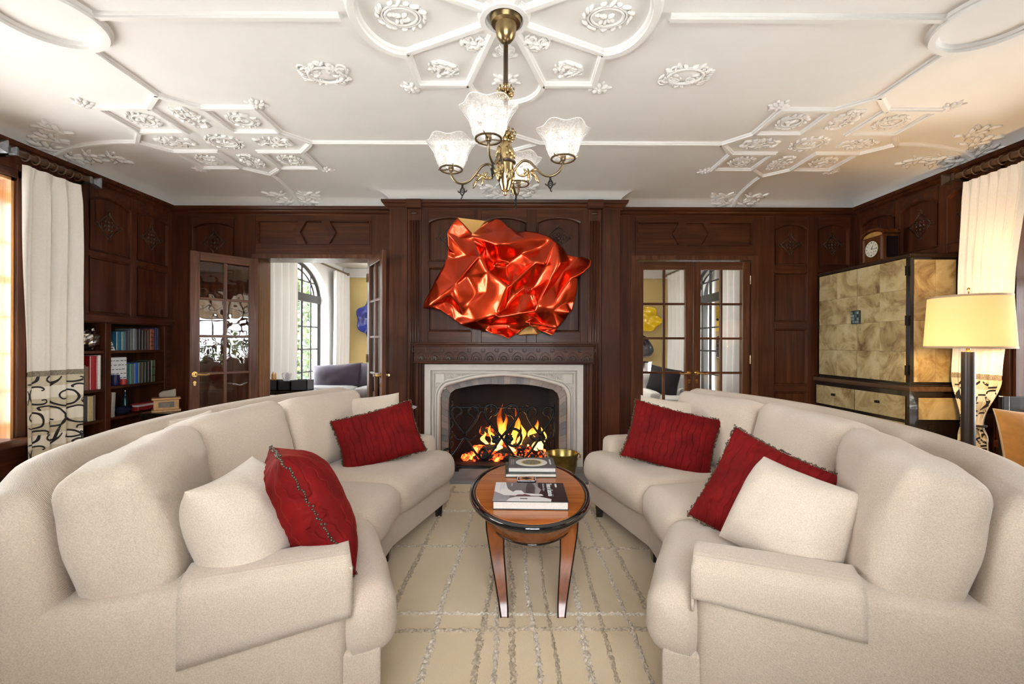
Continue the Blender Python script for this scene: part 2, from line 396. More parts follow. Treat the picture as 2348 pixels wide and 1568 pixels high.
PAPER = plain('paper', (0.72,0.69,0.62), 0.8, var=0.1, vs=200)
LEAF = [plain('leaf_%d' % i, c, 0.5) for i, c in enumerate([(0.012,0.035,0.004), (0.028,0.065,0.008), (0.05,0.09,0.014)])]
def flat(name, c, r=0.6, **k): return plain(name, c, r, **k)
# ------------------------------------------------------------------ shell
mB = lambda u, z, d: (u, YB-d, z)
mK = lambda u, z, d: (u, BY-d, z)
mL = lambda u, z, d: (XL+d, u, z)
mR = lambda u, z, d: (XR-d, u, z)
mF = lambda u, z, d: (u, YF+d, z)
def holed(m, u0, u1, z0, z1, th, holes):
    us = sorted({u0, u1, *[h[0] for h in holes], *[h[1] for h in holes]}); zs = sorted({z0, z1, *[h[2] for h in holes], *[h[3] for h in holes]})
    mb = MB()
    for a, b in zip(us, us[1:]):
        run = None
        for c, d in zip(zs, zs[1:]):
            if any(h[0] <= (a+b)/2 <= h[1] and h[2] <= (c+d)/2 <= h[3] for h in holes): continue
            mb.pris(m, [(a, c), (b, c), (b, d), (a, d)], -th, 0)
    return mb
FBX = (-0.72, 0.56); FBZ = 0.95
wall_back = tag(holed(mB, XL-0.6, XR+0.6, -0.02, 3.1, 0.23, [(*DL, -0.02, DH), (*DR, -0.02, DH), (*FBX, -0.02, FBZ)]).build('wall_back', WX), 'dark mahogany panelled wall behind the fireplace and glazed doors', kind='structure')
BKY = (3.46, 4.81); BKZ = 1.455
wall_left = tag(holed(mL, YF-0.3, YB, -0.02, 3.1, 0.55, [(WY0, WY1, WZ0, WZ1), (*BKY, -0.02, BKZ)]).build('wall_left', WY), 'dark panelled wall above the built-in bookcase', kind='structure')
wall_right = tag(holed(mR, YF-0.3, YB, -0.02, 3.1, 0.55, [(WY0, WY1, WZ0, WZ1)]).build('wall_right', WY), 'dark panelled wall behind the parchment cabinet', kind='structure')
wall_front = tag(holed(mF, XL-0.6, XR+0.6, -0.02, 3.1, 0.22, [(-0.9, 0.9, 1.0, 2.3)]).build('wall_front', WX), 'dark panelled wall with an added window for light from behind', kind='structure')
mb = holed(mK, BX0, BX1, -0.02, ZC, YB-BY, [(*FBX, -0.02, FBZ)])
wall_chimney = tag(mb.build('wall_chimney', WX), 'projecting panelled chimney breast above the mantel', kind='structure')
# floor boards
floor = tag(MB().box(XL-0.5, XR+0.5, YF, YB, -0.06, -0.004).build('floor', FLOORW), 'brown oak board floor around the rug', kind='structure')
random.seed(3)
fb = MB()
x = XL
plank = None; k = 0
while x < XR:
    p = MB().box(x+0.001, x+0.129, YF, YB, -0.01, 0.0).build('plank', FLOORW, floor); x += 0.13
# ceiling with cove
PATH = [(XL, YF), (XR, YF), (XR, YB), (BX1, YB), (BX1, BY), (BX0, BY), (BX0, YB), (XL, YB)]
def offs(path, d):
    out = []; n = len(path)
    for i in range(n):
        a, b, c = Vector(path[i-1]), Vector(path[i]), Vector(path[(i+1) % n])
        t0 = (b-a).normalized(); t1 = (c-b).normalized(); n0 = Vector((-t0.y, t0.x)); n1 = Vector((-t1.y, t1.x))
        m = n0+n1; m = m/ max(1e-6, m.dot(n0)); out.append(b+m*d)
    return out
mb = MB(); rings = []
for k in range(13):
    t = pi/2*k/12; r = offs(PATH, CW*(1-cos(t))); z = ZC+CH*sin(t); rings.append([Vector((p.x, p.y, z)) for p in r])
mb.loft(rings, caps=False)
mb.add(rings[-1], [tuple(range(8))[::-1]])
ceiling = tag(mb.build('ceiling', PLASTER, smooth=True, angle=25), 'white plaster ceiling with coved edge and moulded ribs', kind='structure')
tag(MB().box(XL-0.6, XR+0.6, YF-0.3, YB+0.2, 3.0, 3.1).build('sun_block_slab', WHITE), 'unseen slab added above the ceiling to block the sun', kind='structure')  # unseen, added so no sun comes in from above
def psweep(path, prof, closed=True):
    mb = MB(); rings = [[None]*len(prof) for _ in path]
    for j, (d, z) in enumerate(prof):
        for i, p in enumerate(offs(path, d)): rings[i][j] = Vector((p.x, p.y, z))
    if closed: rings.append(rings[0])
    return mb.loft(rings, caps=not closed)
tag(psweep(PATH, [(-0.01, 2.615), (0.024, 2.615), (0.026, 2.632), (0.036, 2.638), (0.046, 2.650), (0.05, 2.664), (0.066, 2.672), (0.072, 2.686), (0.074, 2.703), (-0.01, 2.703)]).build('trim_1', WX, smooth=True, angle=30), 'dark moulded wooden cornice below the cove', kind='structure')
FP = [(XL, YF), (XR, YF), (XR, YB), (BX1, YB)]
# ------------------------------------------------------------------ plaster relief
def cz(d): return ZC+CH*sqrt(max(0, 1-((CW-min(d, CW))/CW)**2))
def rib(name, pts, w=0.05, h=0.024, closed=False, nrm=None):
    pts = [Vector(p) for p in pts]; L = len(pts); rings = []
    for i, p in enumerate(pts):
        if closed: a, c = pts[i-1], pts[(i+1) % L]
        else: a, c = pts[max(0, i-1)], pts[min(L-1, i+1)]
        t0 = (p-a); t1 = (c-p)
        if t0.length < 1e-6: t0 = t1
        if t1.length < 1e-6: t1 = t0
        t0.normalize(); t1.normalize(); t = (t0+t1).normalized()
        n = nrm[i] if nrm else Vector((0, 0, -1))
        s = t.cross(n).normalized(); mit = 1/max(0.5, t.dot(t0))
        rings.append([p-s*w/2*mit-n*0.004, p-s*w*0.42*mit+n*h*0.45, p-s*w*0.25*mit+n*h*0.55, p-s*w*0.25*mit+n*h, p+s*w*0.25*mit+n*h, p+s*w*0.25*mit+n*h*0.55, p+s*w*0.42*mit+n*h*0.45, p+s*w/2*mit-n*0.004])
    if closed: rings.append(rings[0])
    return MB().loft(rings, caps=not closed).build(name, PLASTER, ceiling)
C = lambda x, y: (x, y, HC)
def cv(u, d, side):
    """point and inward normal on the cove of a wall, d from the wall"""
    z = cz(d); e = 0.004; z2 = cz(d+e); t = Vector((e, z2-z)).normalized(); n = Vector((t.y, -t.x))
    if side == 'B': return Vector((u, YB-d, z)), Vector((0, -n.x, n.y))
    if side == 'K': return Vector((u, BY-d, z)), Vector((0, -n.x, n.y))
    if side == 'L': return Vector((XL+d, u, z)), Vector((n.x, 0, n.y))
    return Vector((XR-d, u, z)), Vector((-n.x, 0, n.y))
def cove_rib(u, side, d0=CW+0.04):
    ps, ns = [], []
    for k in range(15):
        d = max(0.012, d0*(1-sin(pi/2*k/14))); p, n = cv(u, d, side); ps.append(p); ns.append(n)
    rib('plaster_rib', ps, nrm=ns)
def blob(mb, u, v, a, b, h, ang=0):
    R = Matrix.Rotation(ang, 3, 'Z'); mb.ell((u, v, -h*0.25), (a, b, h), R, 7, 4)
def leafy(w, h, n, seed, curls=4, mirror=True):
    """foliage relief inside an ellipse w x h"""
    rnd = random.Random(seed); mb = MB()
    for k in range(n):
        a = rnd.uniform(0, pi) if mirror else rnd.uniform(0, 2*pi); r = sqrt(rnd.uniform(0.02, 0.9))
        u, v = w/2*r*cos(a), h/2*r*sin(a)*(1 if rnd.random() < 0.5 else -1)
        L = rnd.uniform(0.018, 0.034); g = rnd.uniform(0, pi); hh = rnd.uniform(0.008, 0.018)
        blob(mb, u, v, L, L*0.42, hh, g)
        if mirror: blob(mb, -u, v, L, L*0.42, hh, pi-g)
    for k in range(curls):
        c = (rnd.uniform(0.1, 0.36)*w, rnd.uniform(-0.34, 0.34)*h); a0 = rnd.uniform(0, 6)
        for s in ((1, -1) if mirror else (1,)):
            mb.tube([(s*u, v, -0.006) for u, v in spiral(c, 0.035, 0.008, a0, a0+4.6, 14)], 0.007, 5)
    return mb
def oval(w, h, seed):
    mb = MB(); rnd = random.Random(seed)
    for f, r in ((0.30, 0.008), (0.36, 0.006)):
        mb.tube([(w*f*cos(2*pi*k/24), h*f*sin(2*pi*k/24), -0.006) for k in range(24)], r, 5, closed=True)
    for k in range(16):
        a = 2*pi*k/16+rnd.uniform(-.1, .1); blob(mb, w*0.44*cos(a), h*0.44*sin(a), rnd.uniform(.016, .028), 0.010, 0.014, a+rnd.uniform(0.5, 1.6))
    for k in range(9):
        a = rnd.uniform(0, 6.3); r = rnd.uniform(0, 0.22); blob(mb, w*r*cos(a), h*r*sin(a), .02, .011, .014, a)
    return mb
def flower(r, seed):
    mb = MB(); rnd = random.Random(seed)
    for k in range(6):
        a = k*pi/3+rnd.uniform(-.2, .2); blob(mb, r*0.5*cos(a), r*0.5*sin(a), r*0.42, r*0.26, 0.018, a)
        a += pi/6; blob(mb, r*0.9*cos(a), r*0.9*sin(a), r*0.36, r*0.15, 0.010, a)
    mb.ell((0, 0, -0.01), (r*0.2, r*0.2, 0.02)); return mb
def cartouche():
    mb = leafy(0.30, 0.22, 26, 91, 5); 
    mb.tube([(0.10*cos(2*pi*k/28)+0.0, 0.075*sin(2*pi*k/28), -0.010) for k in range(28)], 0.010, 6, closed=True)
    mb.ell((0, 0, 0), (0.09, 0.065, 0.012), None, 16, 5)
    for k in range(7): mb.tube([(0.105+0.002*k, -0.05+k*0.016, -0.006), (0.15, -0.056+k*0.016, -0.008)], 0.005, 5)
    return mb
PROTO = {}
def put(kind, maker, x, y, rot=0, sc=1.0, m=None):
    if kind not in PROTO:
        o = maker().build('plaster_ornament', PLASTER, ceiling, smooth=True); PROTO[kind] = o
    else: o = PROTO[kind].copy(); COL.objects.link(o)
    if m is not None: o.matrix_local = m
    else: o.location = (x, y, HC); o.rotation_euler = (0, 0, rot); o.scale = (sc, sc, sc)
    return o
def cross(cx, cy):
    b, s, t = 0.178, 0.53, 0.69
    P = lambda x, y: C(cx+x, cy+y)
    for k in range(4):
        R = lambda x, y, k=k: P(*[(x, y), (-y, x), (-x, -y), (y, -x)][k])
        rib('plaster_rib', [R(-b, s), R(0, t), R(b, s)])
        rib('plaster_rib', [R(b, s), R(s, s), R(s, b)])
        rib('plaster_rib', [R(b, s), R(b, b), R(s, b)])
        a = k*pi/2
        put('bar', lambda: leafy(0.17, 0.34, 20, 12, 4), *R(0, 0.38)[:2], a)
        put('box', lambda: oval(0.22, 0.22, 5), *R((b+s)/2, (b+s)/2)[:2], a)
        put('flower', lambda: flower(0.062, 4), *R(s+0.045, s+0.045)[:2], a+0.6)
    put('centre', lambda: oval(0.30, 0.27, 8), cx, cy)
YM, YX = 2.22, 3.615
XA, XB = -2.275, 2.34
for cx, sd in ((XA, 'L'), (XB, 'R')):
    cross(cx, YX)
    rib('plaster_rib', [C(cx, YX+0.69), C(cx, YB-CW)]); cove_rib(cx, 'B', CW)
    sg = -1 if sd == 'L' else 1
    xw = XL+CW if sd == 'L' else XR-CW
    if abs(xw-cx) > 0.7: rib('plaster_rib', [C(cx+sg*0.69, YX), C(xw, YX)])
    cove_rib(YX, sd, CW)
    rib('plaster_rib', [C(cx+0.23*cos(2*pi*k/40), YM+0.23*sin(2*pi*k/40)) for k in range(40)], 0.06, 0.034, closed=True)
    rib('plaster_rib', [C(cx, YM+0.23), C(cx, YX-0.69)])
    rib('plaster_rib', [C(cx-sg*0.23, YM), C(sg*0.80-0.04, YM)])
MX = -0.043
mir = [(1, 1), (-1, 1), (1, -1), (-1, -1)]
def arc(cx, cy, rx, ry, a0, a1, n=14): return [C(cx+rx*cos(a0+(a1-a0)*k/n), cy+ry*sin(a0+(a1-a0)*k/n)) for k in range(n+1)]
for sx, sy in mir:
    Q = lambda x, y: C(MX+sx*x, YM+sy*y)
    rib('plaster_rib', [Q(0.09, 0.05), Q(0.535, 0.27)]); rib('plaster_rib', [Q(0.535, 0.27), Q(0.535, 0.575), Q(0.227, 0.575)])
    rib('plaster_rib', [Q(0.05, 0.09), Q(0.227, 0.575)])
    put('cornerfl', lambda: flower(0.06, 9), MX+sx*0.58, YM+sy*0.62, 0.4*sx)
    put('tri', lambda: leafy(0.16, 0.16, 16, 31, 4), MX+sx*0.36, YM+sy*0.43, 0.5)
    put('tri2', lambda: leafy(0.13, 0.13, 12, 32, 3), MX+sx*0.165, YM+sy*0.20, 0.2)
for s in (1, -1):
    rib('plaster_rib', [C(MX+s*(0.535+0.19*sin(pi*k/20)), YM+0.27*cos(pi*k/20)) for k in range(21)], 0.065, 0.034)
    rib('plaster_rib', [C(MX+0.227*cos(pi*k/20), YM+s*(0.575+0.22*sin(pi*k/20))) for k in range(21)])
    put('lobe', lambda: oval(0.26, 0.20, 17), MX+s*0.50, YM)
    put('lobe2', lambda: flower(0.08, 14), MX, YM+s*0.54)
    put('cart', cartouche, MX+s*1.06, 2.70, 0 if s > 0 else pi, 1.0)
put('tri3', lambda: leafy(0.12, 0.12, 12, 35, 3), MX, YM+0.28)
rib('plaster_rib', [C(MX+0.105*cos(2*pi*k/28), YM+0.105*sin(2*pi*k/28)) for k in range(28)], 0.05, 0.03, closed=True)
d = 0.17
rib('plaster_rib', [C(MX-d*1.5, YX), C(MX, YX-d), C(MX+d*1.5, YX), C(MX, YX+d)], closed=True)
rib('plaster_rib', [C(XA+0.69, YX), C(MX-d*1.5, YX)]); rib('plaster_rib', [C(MX+d*1.5, YX), C(XB-0.69, YX)])
rib('plaster_rib', [C(MX, YX+d), C(MX, BY-CW)]); cove_rib(MX, 'K', CW)
rib('plaster_rib', [C(MX, YM+0.80), C(MX, YX-d)])
# leaf sprigs beside the ribs on the cove
def sprig():
    mb = MB(); rnd = random.Random(77)
    for (u, v, ang, L) in [(0.0, 0.0, 0.2, .05), (.05, .03, .6, .05), (.05, -.03, -.5, .05), (.10, .0, 0.1, .055), (.11, .05, 1.0, .04), (-.03, .05, 2.0, .03), (-.03, -.05, -2.2, .035), (.14, -.04, -.6, .04)]:
        blob(mb, u, v, L, L*0.42, 0.014, ang)
        mb.tube([(u-L*cos(ang)*.9, v-L*sin(ang)*.9, -.012), (u+L*cos(ang)*.9, v+L*sin(ang)*.9, -.012)], 0.004, 5)
    mb.tube([(-0.08, -0.04, -.004), (0, 0, -.008), (0.12, 0.02, -.008)], 0.006, 5)
    return mb
def sprig_at(u, dd, side, s, flip=False):
    p, n = cv(u, dd, side)
    if side in 'BK': X = Vector((s, 0, 0))
    else: X = Vector((0, s, 0))
    Z = -n; Y = Z.cross(X).normalized()
    if s < 0: Y = -Y
    m = Matrix((X, Y, Z)).transposed().to_4x4(); m.translation = p+n*0.002
    put('sprig', sprig, 0, 0, m=m)
for cx, sd in ((XA, 'B'), (XB, 'B'), (YX, 'L'), (YX, 'R'), (MX, 'K')):
    for s in (1, -1):
        sprig_at(cx+s*0.13, 0.14, sd, s); sprig_at(cx+s*0.08, 0.04, sd, s)
    if sd in 'LR':
        for s in (1, -1): sprig_at(cx+s*0.22, 0.26, sd, s)
# ------------------------------------------------------------------ panelling
FD = 0.026
def archpts(u0, u1, z0, z1, a, n=12):
    pts = [(u0, z0), (u1, z0)]
    if a <= 0: return pts+[(u1, z1), (u0, z1)]
    for k in range(n+1):
        t = k/n; uu = u1+(u0-u1)*t; pts.append((uu, z1-a+a*(1-(2*t-1)**2)**0.8))
    return pts
def shrink(pts, cu, cz_, f): return [(cu+(u-cu)*f[0], cz_+(z-cz_)*f[1]) for u, z in pts]
def panel(m, u0, u1, z0, z1, par, arch=0.0, base=0.0):
    pts = archpts(u0, u1, z0, z1, arch); cu, c2 = (u0+u1)/2, (z0+z1)/2; w, h = (u1-u0)/2, (z1-z0)/2
    i1 = shrink(pts, cu, c2, (1-0.012/w, 1-0.012/h)); i2 = shrink(pts, cu, c2, (1-0.020/w, 1-0.020/h))
    mb = MB(); R = [[Vector(m(u, z, d)) for u, z in q] for q, d in ((pts, base+FD+0.006), (i1, base+FD+0.002), (i2, base+0.006))]
    mb.loft(R, caps=False); mb.add(R[-1], [tuple(range(len(pts)))])
    return mb.build('panel', WZ if z1-z0 > 0.3 else WX, par)
def fr(m, u0, u1, z0, z1, par, name, base=0.0, mat=None):
    return MB().pris(m, [(u0, z0), (u1, z0), (u1, z1), (u0, z1)], base-0.002, base+FD).build(name, mat or WZ, par, bevel=0.003, seg=1)
def archrail(m, u0, u1, z1, ztop, a, par, base=0.0):
    """rail over an arched panel: fills from the arch up to ztop"""
    p = archpts(u0, u1, z1-a-0.01, z1, a)[2:]
    return MB().pris(m, [(u0, ztop), (u0, z1-a-0.002)]+p[::-1]+[(u1, z1-a-0.002), (u1, ztop)], base-0.002, base+FD).build('rail', WX, par)
def carve(m, u, z, r, par, seed=0, base=0.006):
    """carved lozenge of scrolls and flowers"""
    mb = MB(); T = lambda a, b, d: Vector(m(u+a, z+b, base+d))
    for q in range(4):
        a0 = q*pi/2; ca, sa = cos(a0), sin(a0)
        def pt(a, b, d=0.003): return T(a*ca-b*sa, a*sa+b*ca, d)
        mb.tube([pt(r*0.95, 0), pt(0, r*0.95)], 0.006, 5)
        mb.tube([pt(x, y) for x, y in spiral((r*1.0, 0), r*0.22, r*0.07, 0, 5.5, 12)], 0.0055, 5)
        mb.tube([pt(x, y) for x, y in spiral((r*0.48, r*0.1), r*0.22, r*0.06, -1, 4.0, 12)], 0.005, 5)
        c = pt(r*0.32, 0, 0.002); mb.ell(c, (r*0.13,)*3, None, 6, 4)
        c = pt(r*0.3, r*0.3, 0.002); mb.ell(c, (r*0.1,)*3, None, 6, 4)
    mb.ell(T(0, 0, 0.002), (r*0.17,)*3, None, 8, 5)
    # flatten against the panel
    f = [Vector(m(u, z, base)), (Vector(m(u, z, base+1))-Vector(m(u, z, base)))]
    n = f[1].normalized(); mb.v = [p-n*((p-f[0]).dot(n))*0.45 for p in mb.v]
    return mb.build('carved_ornament', CARVE, par, smooth=True)
ROWS = [(2.10, 2.545), (1.50, 2.03), (0.83, 1.43), (0.16, 0.76)]
def column(m, u0, u1, par, rows=ROWS, base=0.0, orn=True, zb=0.0):
    for i, (a, b) in enumerate(rows):
        panel(m, u0, u1, a, b, par, 0.055 if i == 0 else 0, base)
        top = 2.62 if i == 0 else rows[i-1][0]
        if i == 0:
            archrail(m, u0, u1, b, 2.62, 0.055, par, base)
            if orn: carve(m, (u0+u1)/2, (a+b)/2+0.005, min(0.115, (u1-u0)*0.3), par, base=base+0.006)
        else: fr(m, u0, u1, b, rows[i-1][0], par, 'rail', base, WX)
    fr(m, u0, u1, zb, rows[-1][0], par, 'rail', base, WX)
def stiles(m, us, par, z0=0.0, base=0.0):
    for a, b in us: fr(m, a, b, z0, 2.62, par, 'stile', base)
# back wall, outer columns
column(mB, -3.40, -2.96, wall_back, ROWS); stiles(mB, [(-3.63, -3.40), (-2.96, DL[0]-0.005)], wall_back)
column(mB, 2.79, 3.14, wall_back, ROWS); column(mB, 3.25, 3.58, wall_back, ROWS)
stiles(mB, [(DR[1]+0.005, 2.79), (3.14, 3.25), (3.58, 3.65)], wall_back)
fr(mB, DL[1]+0.005, BX0, 0, 2.62, wall_back, 'stile'); fr(mB, BX1, DR[0]-0.005, 0, 2.62, wall_back, 'stile')
# over-door panels with a hexagon between two arrow-ended fields
def overdoor(a, b):
    z0, z1 = 2.308, 2.560; zc = (z0+z1)/2; c = (a+b)/2
    fr(mB, a, b, DH, z0, wall_back, 'rail', 0, WX); fr(mB, a, b, z1, 2.62, wall_back, 'rail', 0, WX)
    a2, b2 = a+0.02, b-0.02; fr(mB, a, a2, z0, z1, wall_back, 'stile'); fr(mB, b2, b, z0, z1, wall_back, 'stile')
    def field(pts):
        cu = sum(p[0] for p in pts)/len(pts); mb = MB()
        i1 = shrink(pts, cu, zc, (0.965, 0.93)); i2 = shrink(pts, cu, zc, (0.94, 0.885))
        R = [[Vector(mB(u, z, d)) for u, z in q] for q, d in ((pts, FD+0.004), (i1, FD+0.004), (i2, 0.004))]
        mb.loft(R, caps=False).add(R[-1], [tuple(range(len(pts)))]); mb.build('panel', WX, wall_back)
    h, wi = 0.085, 0.155
    field([(c-h, z0), (c+h, z0), (c+wi, zc), (c+h, z1), (c-h, z1), (c-wi, zc)])
    g = 0.075
    field([(a2, z0), (c-h-g, z0), (c-wi-g, zc), (c-h-g, z1), (a2, z1)])
    field([(b2, z1), (c+h+g, z1), (c+wi+g, zc), (c+h+g, z0), (b2, z0)])
    for s in (-1, 1):
        MB().pris(mB, [(c+s*h, z0), (c+s*(h+g), z0), (c+s*(wi+g), zc), (c+s*(h+g), z1), (c+s*h, z1), (c+s*wi, zc)][::s], -0.002, FD+0.006).build('chevron', WX, wall_back)
overdoor(DL[0]-0.005, DL[1]+0.005); overdoor(DR[0]-0.005, DR[1]+0.005)
# architraves around the door openings
k = 2
for a, b in (DL, DR):
    mb = MB()
    for u0, u1, z0, z1 in ((a-0.05, a+0.012, 0, DH+0.03), (b-0.012, b+0.05, 0, DH+0.03), (a+0.012, b-0.012, DH-0.012, DH+0.03)):
        mb.pris(mB, [(u0, z0), (u1, z0), (u1, z1), (u0, z1)], -0.01, 0.034)
    mb.box(a-0.004, a+0.012, YB+0.002, YB+0.24, 0, DH); mb.box(b-0.012, b+0.004, YB+0.002, YB+0.24, 0, DH); mb.box(a+0.012, b-0.012, YB+0.002, YB+0.24, DH-0.012, DH+0.004)
    tag(mb.build('trim_%d' % k, DOORW), 'wooden door frame lining the opening', kind='structure'); k += 1
# side walls
for m, par, sg in ((mL, wall_left, -1), (mR, wall_right, 1)):
    if sg < 0:
        for (u0, u1) in ((3.52, 3.83), (3.90, 4.326), (4.40, 4.80)):
            column(m, u0, u1, par, [(2.05, 2.545), (1.51, 2.0)], zb=BKZ)
        for a, b in ((3.40, 3.52), (3.83, 3.90), (4.326, 4.40), (4.80, YB)): fr(m, a, b, BKZ, 2.62, par, 'stile')
        MB().box(XL, XL+0.05, 3.40, YB, BKZ-0.02, BKZ+0.045).build('rail', WY, par, bevel=0.008)
    else:
        cols = ((3.43, 3.82), (3.90, 4.287), (4.34, 4.77))
        for u0, u1 in cols: column(m, u0, u1, par)
        stiles(m, ((3.37, 3.43), (3.82, 3.90), (4.287, 4.34), (4.77, YB)), par)
    # near part beside the window
    column(m, 0.35, 0.85, par); column(m, -0.25, 0.25, par); stiles(m, ((-0.47, -0.25), (0.25, 0.35), (0.85, WY0-0.02)), par)
    fr(m, WY0-0.02, 3.40, WZ1, 2.62, par, 'rail', 0, WY); fr(m, WY0-0.02, 3.40, 0, WZ0-0.03, par, 'rail', 0, WY)
# chimney breast
for u0, u1 in ((-0.85, -0.41), (-0.31, 0.145), (0.245, 0.69)):
    panel(mK, u0, u1, 2.09, 2.54, wall_chimney, 0.05); archrail(mK, u0, u1, 2.54, 2.62, 0.05, wall_chimney)
    carve(mK, (u0+u1)/2, 2.33, 0.12, wall_chimney); fr(mK, u0, u1, 2.03, 2.09, wall_chimney, 'rail', 0, WX)
    panel(mK, u0, u1, 1.38, 2.03, wall_chimney); fr(mK, u0, u1, 1.22, 1.38, wall_chimney, 'rail', 0, WX)
for a, b in ((-0.92, -0.85), (-0.41, -0.31), (0.145, 0.245), (0.69, 0.764)): fr(mK, a, b, 1.22, 2.62, wall_chimney, 'stile')
def pilaster(a, b):
    p = MB().pris(mK, [(a, 0), (b, 0), (b, 2.62), (a, 2.62)], -0.002, 0.03).build('pilaster', WZ, wall_chimney)
    n = 4; w = (b-a-0.03)/n
    for i in range(n):
        u = a+0.015+w*(i+0.5)
        MB().tube([mK(u, 0.12, 0.028), mK(u, 2.50, 0.028)], 0.0115, 8).build('flute', WZ, p, smooth=True)
    e = MB(); R = Matrix.Identity(3); e.ell(mK((a+b)/2, 2.575, 0.03), (0.034, 0.014, 0.017), None, 16, 8); e.build('oval_boss', CARVE, p, smooth=True)
    MB().pris(mK, [(a-0.012, 2.615), (b+0.012, 2.615), (b+0.012, 2.704), (a-0.012, 2.704)], 0.0, 0.09).build('capital_block', WX, p, bevel=0.01)
pilaster(-1.055, -0.92); pilaster(0.764, 0.90)
for a, b in ((-1.244, -1.06), (0.905, 1.09)): fr(mK, a, b, 0, 2.62, wall_chimney, 'stile')
# baseboards
for nm, q in (('baseboard_left', (XL, XL+0.035, 0.9, 3.44)), ('baseboard_right', (XR-0.035, XR, -0.4, YB)), ('baseboard_back', (2.6, XR, YB-0.045, YB))):
    tag(MB().box(q[0], q[1], q[2], q[3], 0, 0.15).build(nm, WX, bevel=0.008), 'dark wooden baseboard along the panelled wall', kind='structure')
# ------------------------------------------------------------------ french doors
def leaf(name, hinge, ang, flip, label, lever_side=1):
    """hinge post at the origin, leaf along +x (width 0.612); flip mirrors it to -x"""
    W, H, T = 0.611, 2.145, 0.042; sg = -1 if flip else 1
    r = thing(name, (0, 0, 0), label, None, None, 'structure')
    def bx(x0, x1, z0, z1, nm, mat, par=r, t=T, y=0): 
        a, b = sorted((sg*x0, sg*x1)); return MB().box(a, b, y-t/2, y+t/2, z0, z1).build(nm, mat, par, bevel=0.004, seg=1)
    z0 = 0.012
    bx(0, 0.082, z0, H, 'stile', DOORW); bx(W-0.082, W, z0, H, 'stile', DOORW)
    bx(0.082, W-0.082, H-0.085, H, 'rail', DOORX); bx(0.082, W-0.082, z0, 0.22, 'rail', DOORX)
    zt, zb = H-0.085, 0.22; rh = (zt-zb)/5; xm = W/2
    bx(xm-0.013, xm+0.013, zb, zt, 'glazing_bar', DOORW, t=0.034)
    for i in range(1, 5): bx(0.082, W-0.082, zb+rh*i-0.012, zb+rh*i+0.012, 'glazing_bar', DOORX, t=0.032)
    for i in range(5):
        for a, b in ((0.082, xm-0.013), (xm+0.013, W-0.082)):
            p0, p1 = sorted((sg*a, sg*b)); za, zb2 = zb+rh*i+0.010, zb+rh*(i+1)-0.010
            MB().add([(p0, 0, za), (p1, 0, za), (p1, 0, zb2), (p0, 0, zb2)], [(0,1,2,3)]).build('pane', OLDGLASS, r)
    for s in (-1, 1):
        y = s*T/2; hx = sg*(W-0.04); h = MB()
        h.xf(Matrix.Identity(4)); 
        for (rr, yy0, yy1) in ((0.026, 0, 0.007), (0.017, 0.007, 0.03)):
            h.tube([(hx, y+s*yy0, 0.955), (hx, y+s*yy1, 0.955)], rr, 14)
        h.tube([(hx, y+s*0.035, 0.955), (hx-sg*0.03, y+s*0.042, 0.952), (hx-sg*0.08, y+s*0.04, 0.945), (hx-sg*0.115, y+s*0.036, 0.953)], [0.011, 0.009, 0.008, 0.011], 8)
        tag(h.build('handle', BRASS, r, smooth=True, angle=40), 'brass lever handle')
        e = MB(); e.tube([(hx, y, 0.875), (hx, y+s*0.005, 0.875)], 0.015, 12); e.tube([(hx, y, 0.855), (hx, y+s*0.005, 0.855)], 0.011, 12)
        tag(e.build('keyhole_plate', BRASS, r), 'brass keyhole plate')
    for z in (0.25, 1.1, 1.95):
        g = MB(); g.tube([(0, -T/2-0.004, z-0.045), (0, -T/2-0.004, z+0.045)], 0.008, 8); g.build('hinge', ANTB, r)
    r.location = hinge; r.rotation_euler = (0, 0, ang)
    return r
leaf('door_1', (DL[0]+0.016, YB-0.03, 0), radians(180+50), False, 'open glazed door leaf folded back beside the wooden box')
leaf('door_2', (DL[1]-0.016, YB-0.03, 0), radians(-60), False, 'open glazed door leaf seen nearly edge-on by the chimney breast')
leaf('door_3', (DR[0]+0.013, YB+0.03, 0), 0, False, 'closed glazed door leaf showing the yellow wall art')
leaf('door_4', (DR[1]-0.013, YB+0.03, 0), 0, True, 'closed glazed door leaf hinged next to the panelled wall')
